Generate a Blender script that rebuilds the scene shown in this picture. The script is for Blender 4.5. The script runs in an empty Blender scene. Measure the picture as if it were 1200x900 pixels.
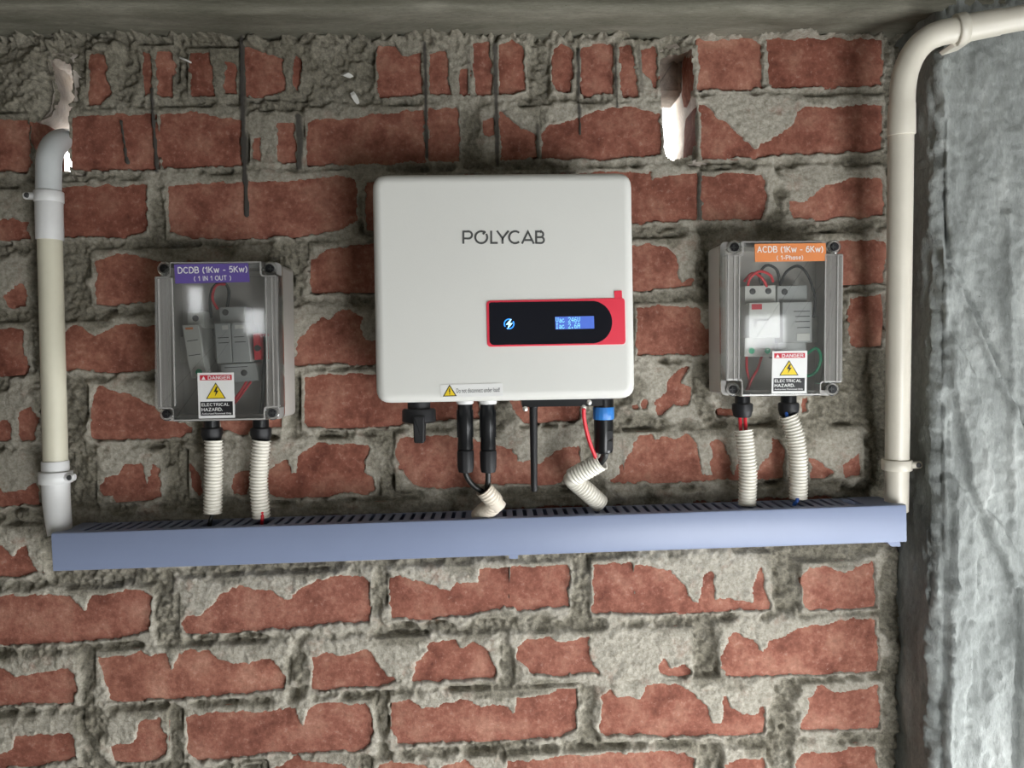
import bpy, math, random
import numpy as np
from mathutils import Vector, Matrix
random.seed(7)
RNG = np.random.RandomState(11)
scene = bpy.context.scene
C = scene.collection
PI = math.pi

# ------------------------------------------------------------------ camera, sky, light, exposure
ZC = 1.75
CAM = Vector((0, -0.93, ZC))
F = 900.0
R = (Matrix.Rotation(math.radians(-1.2), 4, 'Z') @ Matrix.Rotation(math.radians(88.0), 4, 'X')
     @ Matrix.Rotation(math.radians(-0.6), 4, 'Z'))
cd = bpy.data.cameras.new('camera'); cam = bpy.data.objects.new('camera', cd); C.objects.link(cam)
cd.sensor_width = 36; cd.lens = F / 1200 * 36; cd.clip_start = 0.02
cam.matrix_world = Matrix.Translation(CAM) @ R
scene.camera = cam

world = bpy.data.worlds.new('overcast_sky'); scene.world = world; world.use_nodes = True
world.node_tree.nodes['Background'].inputs[0].default_value = (0.965, 0.985, 1.0, 1)
world.node_tree.nodes['Background'].inputs[1].default_value = 14.5
vs = scene.view_settings
vs.view_transform = 'Standard'; vs.look = 'None'; vs.gamma = 1; vs.use_curve_mapping = False
vs.exposure = 0.0

# ------------------------------------------------------------------ pixel <-> world
R3 = R.to_3x3()
R3n = np.array(R3)
def P(px, py, y):
    d = R3 @ Vector(((px - 600) / F, (450 - py) / F, -1))
    return CAM + d * ((y - CAM.y) / d.y)
def XZ(px, py, y):
    p = P(px, py, y); return (p.x, p.z)
def Pn(px, py, y):
    px = np.asarray(px, float); py = np.asarray(py, float)
    d = np.stack([(px - 600) / F, (450 - py) / F, -np.ones_like(px)], -1) @ R3n.T
    t = (y - CAM.y) / d[..., 1]
    return np.array(CAM) + d * t[..., None]
def proj(p):
    q = (np.asarray(p) - np.array(CAM)) @ R3n
    return 600 + F * q[..., 0] / -q[..., 2], 450 - F * q[..., 1] / -q[..., 2]
def PX(y):                        # metres per pixel at depth y
    return (y - CAM.y) / F

# openings in the wall behind the camera: the room's daylight
YB = -1.42
OPENINGS = [(0.35, 1.02, 0.60, 1.45)]       # x0, x1, z0, z1: low wide window
for px, py, w, h in ((905, 388, 0.15, 0.095), (221, 350, 0.075, 0.08), (292, 376, 0.085, 0.075)):   # small ventilators, found from their reflections in the box lids
    L = P(px, py, -0.084); d = L - CAM; k = (L.y - YB) / d.y
    cx, cz = L.x + d.x * k, L.z + d.z * k
    OPENINGS.append((cx - w / 2, cx + w / 2, cz - h / 2, cz + h / 2))
for i, (a, b, c, d) in enumerate(OPENINGS):
    ld = bpy.data.lights.new('daylight_portal', 'AREA'); lo = bpy.data.objects.new('daylight_portal', ld); C.objects.link(lo)
    ld.shape = 'RECTANGLE'; ld.size = b - a; ld.size_y = d - c; ld.cycles.is_portal = True
    lo.location = ((a + b) / 2, YB - 0.05, (c + d) / 2); lo.rotation_euler = (PI / 2, 0, 0)   # shines along +Y, into the room
XR = 1.12; FILL_OPENING = (-0.95, -0.18, 0.40, 1.28)   # unseen opening added in the end wall to brighten the lower column: y0, y1, z0, z1
ld = bpy.data.lights.new('fill_opening_portal', 'AREA'); lo = bpy.data.objects.new('fill_opening_portal', ld); C.objects.link(lo)
ld.shape = 'RECTANGLE'; ld.size = FILL_OPENING[3] - FILL_OPENING[2]; ld.size_y = FILL_OPENING[1] - FILL_OPENING[0]; ld.cycles.is_portal = True
lo.location = (XR + 0.05, (FILL_OPENING[0] + FILL_OPENING[1]) / 2, (FILL_OPENING[2] + FILL_OPENING[3]) / 2); lo.rotation_euler = (0, PI / 2, 0)   # shines along -X

# ------------------------------------------------------------------ materials
def newmat(name):
    m = bpy.data.materials.new(name); m.use_nodes = True
    nt = m.node_tree; return m, nt, nt.nodes['Principled BSDF']
def N(nt, t, **kw):
    n = nt.nodes.new(t)
    for k, v in kw.items(): setattr(n, k, v)
    return n
def noise(nt, scale, detail=4, rough=0.6, pos=None):
    n = N(nt, 'ShaderNodeTexNoise'); n.inputs['Scale'].default_value = scale
    n.inputs['Detail'].default_value = detail; n.inputs['Roughness'].default_value = rough
    if pos is not None: nt.links.new(pos, n.inputs['Vector'])
    return n
def ramp(nt, src, stops):
    r = N(nt, 'ShaderNodeValToRGB'); e = r.color_ramp.elements
    while len(e) < len(stops): e.new(0.5)
    for i, (p, c) in enumerate(stops):
        e[i].position = p; e[i].color = (c[0], c[1], c[2], 1) if len(c) == 3 else c
    nt.links.new(src, r.inputs[0]); return r
def mix(nt, fac, a, b, mode='MIX'):
    m = N(nt, 'ShaderNodeMix', data_type='RGBA', blend_type=mode)
    for s, v in ((m.inputs[0], fac), (m.inputs[6], a), (m.inputs[7], b)):
        if hasattr(v, 'is_linked'): nt.links.new(v, s)
        elif isinstance(v, (int, float)): s.default_value = v
        else: s.default_value = (v[0], v[1], v[2], 1)
    return m.outputs[2]
def pos(nt): return N(nt, 'ShaderNodeNewGeometry').outputs['Position']

def mat(name, col, rough=0.5, var=0.12, scale=60, bump=0.0, bscale=400, metal=0.0, spec=0.5, emit=None, estr=0.0, coat=0.0):
    m, nt, b = newmat(name)
    p = pos(nt); n = noise(nt, scale, 5, 0.6, p)
    lo = tuple(max(0, c * (1 - var)) for c in col); hi = tuple(min(1, c * (1 + var)) for c in col)
    r = ramp(nt, n.outputs['Fac'], [(0.3, lo), (0.7, hi)])
    nt.links.new(r.outputs[0], b.inputs['Base Color'])
    b.inputs['Roughness'].default_value = rough; b.inputs['Metallic'].default_value = metal
    b.inputs['Specular IOR Level'].default_value = spec
    if coat: b.inputs['Coat Weight'].default_value = coat
    if bump:
        bn = N(nt, 'ShaderNodeBump'); bn.inputs['Strength'].default_value = bump; bn.inputs['Distance'].default_value = 0.002
        n2 = noise(nt, bscale, 4, 0.6, p); nt.links.new(n2.outputs['Fac'], bn.inputs['Height']); nt.links.new(bn.outputs[0], b.inputs['Normal'])
    if emit:
        b.inputs['Emission Color'].default_value = (*emit, 1); b.inputs['Emission Strength'].default_value = estr
    return m

def mortar_mat():
    m, nt, b = newmat('cement_mortar'); p = pos(nt)
    n1 = noise(nt, 14, 6, 0.65, p); n2 = noise(nt, 190, 6, 0.75, p); n3 = noise(nt, 900, 3, 0.6, p)
    base = ramp(nt, n1.outputs['Fac'], [(0.3, (0.225, 0.205, 0.155)), (0.55, (0.32, 0.295, 0.235)), (0.75, (0.41, 0.385, 0.32))]).outputs[0]
    g = ramp(nt, n2.outputs['Fac'], [(0.34, (0.42, 0.42, 0.42)), (0.66, (1.3, 1.3, 1.3))]).outputs[0]
    base = mix(nt, 0.8, base, g, 'MULTIPLY')
    sp = ramp(nt, n3.outputs['Fac'], [(0.33, (0.45, 0.45, 0.45)), (0.45, (1, 1, 1))]).outputs[0]
    base = mix(nt, 0.5, base, sp, 'MULTIPLY')
    asm = N(nt, 'ShaderNodeAttribute', attribute_name='smear'); adk = N(nt, 'ShaderNodeAttribute', attribute_name='drip')
    sm = ramp(nt, n2.outputs['Fac'], [(0.34, (0.33, 0.30, 0.24)), (0.66, (0.60, 0.565, 0.485))]).outputs[0]
    base = mix(nt, asm.outputs['Fac'], base, sm)
    # thin skins of mortar let the brick tint through in patches
    n4 = noise(nt, 45, 5, 0.65, p)
    th = ramp(nt, n4.outputs['Fac'], [(0.56, (0, 0, 0)), (0.72, (1, 1, 1))]).outputs[0]
    tm = N(nt, 'ShaderNodeMath', operation='MULTIPLY'); nt.links.new(th, tm.inputs[0]); nt.links.new(asm.outputs['Fac'], tm.inputs[1])
    tm2 = N(nt, 'ShaderNodeMath', operation='MULTIPLY'); nt.links.new(tm.outputs[0], tm2.inputs[0]); tm2.inputs[1].default_value = 0.4
    base = mix(nt, tm2.outputs[0], base, (0.36, 0.16, 0.11))
    base = mix(nt, adk.outputs['Fac'], base, (0.085, 0.078, 0.07))
    nt.links.new(base, b.inputs['Base Color']); b.inputs['Roughness'].default_value = 0.95; b.inputs['Specular IOR Level'].default_value = 0.15
    bn = N(nt, 'ShaderNodeBump'); bn.inputs['Strength'].default_value = 0.9; bn.inputs['Distance'].default_value = 0.0025
    n5 = noise(nt, 420, 6, 0.7, p)
    nt.links.new(n5.outputs['Fac'], bn.inputs['Height']); nt.links.new(bn.outputs[0], b.inputs['Normal'])
    return m
def brick_mat():
    m, nt, b = newmat('red_clay_brick'); p = pos(nt)
    oi = N(nt, 'ShaderNodeObjectInfo')
    n1 = noise(nt, 28, 6, 0.65, p); n2 = noise(nt, 140, 5, 0.7, p); n3 = noise(nt, 700, 2, 0.5, p)
    c1 = ramp(nt, n1.outputs['Fac'], [(0.32, (0.19, 0.070, 0.050)), (0.5, (0.335, 0.138, 0.098)), (0.70, (0.46, 0.235, 0.17))]).outputs[0]
    tint = ramp(nt, oi.outputs['Random'], [(0.0, (0.86, 0.8, 0.78)), (0.5, (1.0, 1.0, 1.0)), (1.0, (1.1, 1.12, 1.1))]).outputs[0]
    c1 = mix(nt, 1.0, c1, tint, 'MULTIPLY')
    g = ramp(nt, n2.outputs['Fac'], [(0.35, (0.64, 0.62, 0.62)), (0.65, (1.2, 1.2, 1.2))]).outputs[0]
    c1 = mix(nt, 0.7, c1, g, 'MULTIPLY')
    dust = ramp(nt, n2.outputs['Fac'], [(0.57, (0, 0, 0)), (0.76, (0.6, 0.6, 0.6))]).outputs[0]
    c1 = mix(nt, dust, c1, (0.46, 0.33, 0.27))
    sp = ramp(nt, n3.outputs['Fac'], [(0.745, (0, 0, 0)), (0.79, (1, 1, 1))]).outputs[0]
    c1 = mix(nt, sp, c1, (0.6, 0.5, 0.43))
    nt.links.new(c1, b.inputs['Base Color']); b.inputs['Roughness'].default_value = 0.93; b.inputs['Specular IOR Level'].default_value = 0.15
    bn = N(nt, 'ShaderNodeBump'); bn.inputs['Strength'].default_value = 0.7; bn.inputs['Distance'].default_value = 0.002
    n5 = noise(nt, 260, 6, 0.7, p)
    nt.links.new(n5.outputs['Fac'], bn.inputs['Height']); nt.links.new(bn.outputs[0], b.inputs['Normal'])
    return m
def concrete_mat(name, lo, mid, hi, streak=(1, 1, 1), bump=0.7):
    m, nt, b = newmat(name); p = pos(nt)
    mp = N(nt, 'ShaderNodeMapping'); mp.inputs['Scale'].default_value = streak; nt.links.new(p, mp.inputs[0])
    n1 = noise(nt, 9, 7, 0.65, mp.outputs[0]); n2 = noise(nt, 120, 5, 0.7, mp.outputs[0]); n3 = noise(nt, 350, 3, 0.5, p)
    c = ramp(nt, n1.outputs['Fac'], [(0.3, lo), (0.52, mid), (0.72, hi)]).outputs[0]
    g = ramp(nt, n2.outputs['Fac'], [(0.3, (0.7, 0.7, 0.7)), (0.7, (1.12, 1.12, 1.12))]).outputs[0]
    c = mix(nt, 0.7, c, g, 'MULTIPLY')
    s = ramp(nt, n3.outputs['Fac'], [(0.24, (0.3, 0.3, 0.3)), (0.31, (1, 1, 1))]).outputs[0]
    c = mix(nt, 0.7, c, s, 'MULTIPLY')
    nt.links.new(c, b.inputs['Base Color']); b.inputs['Roughness'].default_value = 0.9; b.inputs['Specular IOR Level'].default_value = 0.2
    bn = N(nt, 'ShaderNodeBump'); bn.inputs['Strength'].default_value = bump; bn.inputs['Distance'].default_value = 0.002
    n5 = noise(nt, 240, 6, 0.7, mp.outputs[0])
    nt.links.new(n5.outputs['Fac'], bn.inputs['Height']); nt.links.new(bn.outputs[0], b.inputs['Normal'])
    return m
def clear_mat(name, diff, col, rough, tint=(0.95, 0.96, 0.95)):
    """thin clear plastic sheet: see-through, a little haze, fresnel gloss"""
    m = bpy.data.materials.new(name); m.use_nodes = True; nt = m.node_tree; nt.nodes.clear()
    out = N(nt, 'ShaderNodeOutputMaterial'); tr = N(nt, 'ShaderNodeBsdfTransparent'); tr.inputs[0].default_value = (*tint, 1)
    df = N(nt, 'ShaderNodeBsdfDiffuse'); p = pos(nt); n = noise(nt, 70, 5, 0.7, p)
    r = ramp(nt, n.outputs['Fac'], [(0.3, tuple(c * 0.85 for c in col)), (0.7, col)]); nt.links.new(r.outputs[0], df.inputs[0])
    m1 = N(nt, 'ShaderNodeMixShader'); m1.inputs[0].default_value = diff
    nt.links.new(tr.outputs[0], m1.inputs[1]); nt.links.new(df.outputs[0], m1.inputs[2])
    gl = N(nt, 'ShaderNodeBsdfGlossy'); gl.inputs['Roughness'].default_value = rough
    fr = N(nt, 'ShaderNodeFresnel'); fr.inputs[0].default_value = 1.55
    m2 = N(nt, 'ShaderNodeMixShader'); nt.links.new(fr.outputs[0], m2.inputs[0])
    nt.links.new(m1.outputs[0], m2.inputs[1]); nt.links.new(gl.outputs[0], m2.inputs[2]); nt.links.new(m2.outputs[0], out.inputs[0])
    return m

M = dict(
    mortar=mortar_mat(), brick=brick_mat(),
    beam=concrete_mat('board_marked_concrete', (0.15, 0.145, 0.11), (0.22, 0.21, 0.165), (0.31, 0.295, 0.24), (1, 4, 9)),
    column=concrete_mat('rough_grey_concrete', (0.24, 0.255, 0.245), (0.36, 0.38, 0.365), (0.52, 0.54, 0.52), (3, 3, 1), 0.9),
    plaster=concrete_mat('cement_plaster', (0.22, 0.21, 0.18), (0.28, 0.27, 0.24), (0.34, 0.33, 0.30)),
    floor=concrete_mat('dusty_cement_floor', (0.10, 0.095, 0.08), (0.14, 0.13, 0.11), (0.19, 0.175, 0.15)),
    lining=concrete_mat('pale_rubble', (0.34, 0.29, 0.24), (0.52, 0.46, 0.40), (0.66, 0.61, 0.55), (1, 1, 1), 1.0),
    white=mat('white_powder_coat', (0.70, 0.70, 0.66), 0.42, 0.02, 8, 0.08, 900),
    pvc_cream=mat('cream_pvc', (0.66, 0.63, 0.50), 0.35, 0.05, 20),
    pvc_ivory=mat('ivory_pvc', (0.66, 0.62, 0.53), 0.35, 0.05, 20),
    pvc_white=mat('white_pvc', (0.70, 0.70, 0.69), 0.4, 0.05, 30),
    pvc_grey=mat('pale_grey_pvc', (0.55, 0.57, 0.57), 0.35, 0.05, 30),
    corr=mat('off_white_corrugated_plastic', (0.72, 0.69, 0.61), 0.4, 0.06, 60),
    corr2=mat('beige_corrugated_plastic', (0.66, 0.59, 0.49), 0.38, 0.06, 60),
    duct=mat('blue_grey_pvc', (0.225, 0.27, 0.40), 0.38, 0.03, 12),
    duct_dark=mat('blue_grey_pvc_top', (0.235, 0.275, 0.40), 0.45, 0.05, 20),
    black=mat('black_plastic', (0.006, 0.0065, 0.0075), 0.28, 0.2, 60, spec=0.4),
    blackm=mat('matt_black_plastic', (0.011, 0.011, 0.0125), 0.5, 0.2, 60, spec=0.35),
    gloss_black=mat('gloss_black_panel', (0.008, 0.009, 0.014), 0.12, 0.1, 10),
    cable=mat('black_cable', (0.012, 0.013, 0.012), 0.45, 0.2, 80),
    redp=mat('red_panel_film', (0.78, 0.035, 0.07), 0.4, 0.03, 20),
    redw=mat('red_wire', (0.68, 0.03, 0.045), 0.4, 0.1, 90),
    bluew=mat('blue_wire', (0.02, 0.10, 0.42), 0.4, 0.1, 90),
    greenw=mat('green_wire', (0.02, 0.45, 0.22), 0.4, 0.1, 90),
    blue=mat('blue_ring', (0.03, 0.19, 0.55), 0.4, 0.06, 60),
    steel=mat('steel', (0.55, 0.54, 0.5), 0.35, 0.1, 90, metal=0.9),
    box=mat('grey_abs', (0.50, 0.475, 0.44), 0.5, 0.05, 20),
    boxin=mat('grey_abs_inside', (0.42, 0.43, 0.40), 0.55, 0.06, 20),
    dev=mat('white_device_plastic', (0.62, 0.62, 0.58), 0.45, 0.05, 40),
    devg=mat('grey_device_plastic', (0.40, 0.41, 0.40), 0.45, 0.05, 40),
    ink=mat('dark_grey_ink', (0.045, 0.045, 0.045), 0.5, 0.1, 60),
    logo=mat('logo_grey', (0.075, 0.078, 0.075), 0.45, 0.05, 60),
    black_ink=mat('black_ink', (0.012, 0.012, 0.014), 0.45, 0.1, 60),
    white_ink=mat('white_print', (0.78, 0.78, 0.76), 0.4, 0.03, 30),
    red_ink=mat('red_print', (0.55, 0.025, 0.045), 0.4, 0.05, 30),
    yellow=mat('yellow_print', (0.82, 0.60, 0.02), 0.4, 0.05, 30),
    orange=mat('orange_label', (0.72, 0.24, 0.075), 0.4, 0.04, 30),
    purple=mat('purple_label', (0.115, 0.075, 0.30), 0.4, 0.04, 30),
    lcd=mat('blue_lcd', (0.03, 0.06, 0.25), 0.3, 0.03, 20, emit=(0.085, 0.17, 0.62), estr=0.8),
    lcdt=mat('lcd_characters', (0.1, 0.3, 0.4), 0.3, 0.03, 20, emit=(0.28, 0.72, 0.95), estr=1.0),
    glow=mat('blue_led', (0.02, 0.1, 0.6), 0.3, 0.03, 20, emit=(0.04, 0.32, 1.0), estr=1.6),
    glow2=mat('white_blue_led', (0.2, 0.5, 0.8), 0.3, 0.03, 20, emit=(0.45, 0.85, 1.0), estr=1.6),
    paper=mat('white_paper', (0.7, 0.69, 0.65), 0.8, 0.06, 60),
    lid=clear_mat('clear_lid', 0.07, (0.55, 0.56, 0.54), 0.05),
    lidside=clear_mat('frosted_lid_edge', 0.33, (0.52, 0.50, 0.47), 0.18),
    lidrib=clear_mat('lid_rib', 0.55, (0.62, 0.60, 0.57), 0.2),
)

# ------------------------------------------------------------------ building helpers
ORI = {}
def tag(o, label=None, cat=None, group=None, kind=None):
    if label: o['label'] = label
    if cat: o['category'] = cat
    if group: o['group'] = group
    if kind: o['kind'] = kind
    return o
def thing(name, loc, label, cat, group=None, kind=None):
    o = bpy.data.objects.new(name, None); C.objects.link(o); o.location = loc; o.empty_display_size = 0.02
    ORI[o.name] = Vector(loc); return tag(o, label, cat, group, kind)
def mk(name, verts, faces, m, parent=None, smooth=False, auto=None, label=None):
    """verts in world metres; the object's own origin is its thing's origin, or its base"""
    V = np.array([tuple(v) for v in verts], float)
    if parent is not None: o3 = np.array(ORI[parent.name])
    else: o3 = np.array([(V[:, 0].min() + V[:, 0].max()) / 2, (V[:, 1].min() + V[:, 1].max()) / 2, V[:, 2].min()])
    me = bpy.data.meshes.new(name)
    me.from_pydata((V - o3).tolist(), [], faces); me.update()
    me.materials.append(m if not isinstance(m, str) else M[m])
    o = bpy.data.objects.new(name, me); C.objects.link(o)
    ORI[o.name] = Vector(o3)
    if parent is not None: o.parent = parent
    else: o.location = o3
    if smooth:
        me.polygons.foreach_set('use_smooth', [True] * len(me.polygons))
        if auto is not None: me.set_sharp_from_angle(angle=math.radians(auto))
    if label: o['label'] = label
    return o
class MB:
    def __init__(s): s.v = []; s.f = []
    def add(s, v, f):
        k = len(s.v); s.v += [tuple(q) for q in v]; s.f += [tuple(i + k for i in q) for q in f]; return s
    def build(s, name, m, parent=None, **kw): return mk(name, s.v, s.f, m, parent, **kw)
def boxg(x0, x1, y0, y1, z0, z1):
    v = [(x, y, z) for x in (x0, x1) for y in (y0, y1) for z in (z0, z1)]
    return v, [(0, 1, 3, 2), (4, 6, 7, 5), (0, 4, 5, 1), (2, 3, 7, 6), (0, 2, 6, 4), (1, 5, 7, 3)]
def box(name, x0, x1, y0, y1, z0, z1, m, parent=None, **kw):
    v, f = boxg(x0, x1, y0, y1, z0, z1); return mk(name, v, f, m, parent, **kw)
def area2(p): return sum(p[i][0] * p[(i + 1) % len(p)][1] - p[(i + 1) % len(p)][0] * p[i][1] for i in range(len(p))) / 2
def inset_poly(p, d):
    """p counter-clockwise (x,z) list; positive d moves edges inward"""
    if abs(d) < 1e-9: return list(p)
    n = len(p); out = []
    for i in range(n):
        a, b, c = Vector(p[i - 1]), Vector(p[i]), Vector(p[(i + 1) % n])
        e1 = (b - a).normalized(); e2 = (c - b).normalized()
        n1 = Vector((-e1.y, e1.x)); n2 = Vector((-e2.y, e2.x))
        k = 1 + n1.dot(n2); k = max(k, 0.2)
        q = b + (n1 + n2) * (d / k); out.append((q.x, q.y))
    return out
def round_poly(p, r, n=5):
    if r <= 0: return list(p)
    out = []; L = len(p)
    for i in range(L):
        a, b, c = Vector(p[i - 1]), Vector(p[i]), Vector(p[(i + 1) % L])
        u = (a - b); w = (c - b); rr = min(r[i] if isinstance(r, (list, tuple)) else r, u.length * 0.48, w.length * 0.48)
        u.normalize(); w.normalize(); ang = u.angle(w)
        if ang > PI - 0.05 or rr < 1e-6:
            out.append((b.x, b.y)); continue
        t = rr
        s, e = b + u * t, b + w * t
        for k in range(n + 1):
            f = k / n; q = s * (1 - f) ** 2 + b * 2 * f * (1 - f) + e * f * f; out.append((q.x, q.y))
    return out
def prism(pts, yf, yb, r=0.0, bev=0.0, nb=3, back=True, nr=5):
    """outline (x,z) extruded from yb to the front yf with a rounded front edge"""
    if area2(pts) < 0: pts = pts[::-1]
    rings = []
    if bev > 0:
        rings.append((bev * 1.12, yf))
        for k in range(nb + 1):
            a = k / nb * PI / 2; rings.append((bev * (1 - math.sin(a)), yf + bev * (1 - math.cos(a))))
    else: rings.append((0, yf))
    rings.append((0, yb))
    base = round_poly(pts, r, nr); v = []; f = []
    n = len(base)
    for d, y in rings:
        v += [(x, y, z) for x, z in inset_poly(base, d)]
    for k in range(len(rings) - 1):
        for i in range(n):
            j = (i + 1) % n; f.append((k * n + i, (k + 1) * n + i, (k + 1) * n + j, k * n + j))
    f.append(tuple(range(n)))
    if back: f.append(tuple(reversed(range((len(rings) - 1) * n, len(rings) * n))))
    return v, f
def px_prism(name, pxs, yref, yf, yb, m, parent=None, r=0.0, bev=0.0, smooth=None, back=True, nb=3, **kw):
    v, f = prism([XZ(a, b, yref) for a, b in pxs], yf, yb, r, bev, nb, back)
    return mk(name, v, f, m, parent, smooth=(bev > 0 or r > 0) if smooth is None else smooth, auto=35, **kw)
def catmull(pts, n=8):
    pts = [Vector(p) for p in pts]; out = []
    for i in range(len(pts) - 1):
        p0 = pts[max(i - 1, 0)]; p1 = pts[i]; p2 = pts[i + 1]; p3 = pts[min(i + 2, len(pts) - 1)]
        for k in range(n):
            t = k / n
            out.append(0.5 * ((2 * p1) + (p2 - p0) * t + (2 * p0 - 5 * p1 + 4 * p2 - p3) * t * t + (3 * p1 - p0 - 3 * p2 + p3) * t ** 3))
    out.append(pts[-1]); return out
def resample(pts, step):
    d = [0]
    for a, b in zip(pts, pts[1:]): d.append(d[-1] + (b - a).length)
    n = max(2, int(d[-1] / step)); out = []; j = 0
    for k in range(n + 1):
        s = d[-1] * k / n
        while j < len(d) - 2 and d[j + 1] < s: j += 1
        t = (s - d[j]) / max(d[j + 1] - d[j], 1e-9); out.append(pts[j].lerp(pts[j + 1], min(1, t)))
    return out
def tubeg(pts, rad, seg=16, open_start=False, open_end=False, inner=0.8):
    """rad: number or list per point; an open end shows a bore"""
    pts = [Vector(p) for p in pts]; n = len(pts)
    rad = [rad] * n if isinstance(rad, (int, float)) else list(rad)
    t = [(pts[min(i + 1, n - 1)] - pts[max(i - 1, 0)]).normalized() for i in range(n)]
    up = Vector((0, 0, 1)) if abs(t[0].z) < 0.9 else Vector((0, 1, 0))
    u = t[0].cross(up).normalized(); rings = []
    def ring(c, tt, uu, r):
        w = tt.cross(uu); return [c + (uu * math.cos(2 * PI * k / seg) + w * math.sin(2 * PI * k / seg)) * r for k in range(seg)]
    us = []
    for i in range(n):
        if i: u = (u - t[i] * u.dot(t[i])).normalized()
        us.append(u.copy())
    if open_start: rings += [ring(pts[0] + t[0] * 0.03, t[0], us[0], rad[0] * inner), ring(pts[0], t[0], us[0], rad[0] * inner)]
    for i in range(n): rings.append(ring(pts[i], t[i], us[i], rad[i]))
    if open_end: rings += [ring(pts[-1], t[-1], us[-1], rad[-1] * inner), ring(pts[-1] - t[-1] * 0.03, t[-1], us[-1], rad[-1] * inner)]
    v = [q for r_ in rings for q in r_]; f = []
    for k in range(len(rings) - 1):
        for i in range(seg):
            j = (i + 1) % seg; f.append((k * seg + i, (k + 1) * seg + i, (k + 1) * seg + j, k * seg + j))
    f.append(tuple(range(seg))); f.append(tuple(reversed(range((len(rings) - 1) * seg, len(rings) * seg))))
    return v, f
def tube(name, pts, rad, m, parent=None, seg=16, auto=50, **kw):
    lab = kw.pop('label', None); v, f = tubeg(pts, rad, seg, **kw); return mk(name, v, f, m, parent, smooth=True, auto=auto, label=lab)
def latheg(c, prof, seg=24, axis='Z', rib=None):
    """profile of (radius, height along axis); rib(angle_index, ring_index) scales the radius"""
    v = []; f = []
    for k, (r, h) in enumerate(prof):
        for i in range(seg):
            a = 2 * PI * i / seg; rr = r * (rib(i, k) if rib else 1)
            if axis == 'Z': v.append((c[0] + rr * math.cos(a), c[1] + rr * math.sin(a), c[2] + h))
            elif axis == 'Y': v.append((c[0] + rr * math.cos(a), c[1] + h, c[2] + rr * math.sin(a)))
            else: v.append((c[0] + h, c[1] + rr * math.cos(a), c[2] + rr * math.sin(a)))
    for k in range(len(prof) - 1):
        for i in range(seg):
            j = (i + 1) % seg; f.append((k * seg + i, k * seg + j, (k + 1) * seg + j, (k + 1) * seg + i))
    f.append(tuple(reversed(range(seg)))); f.append(tuple(range((len(prof) - 1) * seg, len(prof) * seg)))
    return v, f
def lathe(name, c, prof, m, parent=None, seg=24, axis='Z', rib=None, auto=40, label=None):
    v, f = latheg(c, prof, seg, axis, rib); return mk(name, v, f, m, parent, smooth=True, auto=auto, label=label)
_txt = {}
def text_geo(body, bold=0.0, spacing=1.0):
    cu = bpy.data.curves.new('t', 'FONT'); cu.body = body; cu.size = 1; cu.offset = bold; cu.space_character = spacing; cu.resolution_u = 3
    o = bpy.data.objects.new('t', cu); C.objects.link(o); bpy.context.view_layer.update()
    me = bpy.data.meshes.new_from_object(o.evaluated_get(bpy.context.evaluated_depsgraph_get()))
    v = [tuple(q.co) for q in me.vertices]; f = [tuple(p.vertices) for p in me.polygons]
    bpy.data.objects.remove(o); bpy.data.curves.remove(cu); bpy.data.meshes.remove(me); return v, f
def _a(cx, cy, rx, ry, a0, a1, n=10): return [(cx + rx * math.cos(math.radians(a0 + (a1 - a0) * k / n)), cy + ry * math.sin(math.radians(a0 + (a1 - a0) * k / n))) for k in range(n + 1)]
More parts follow.
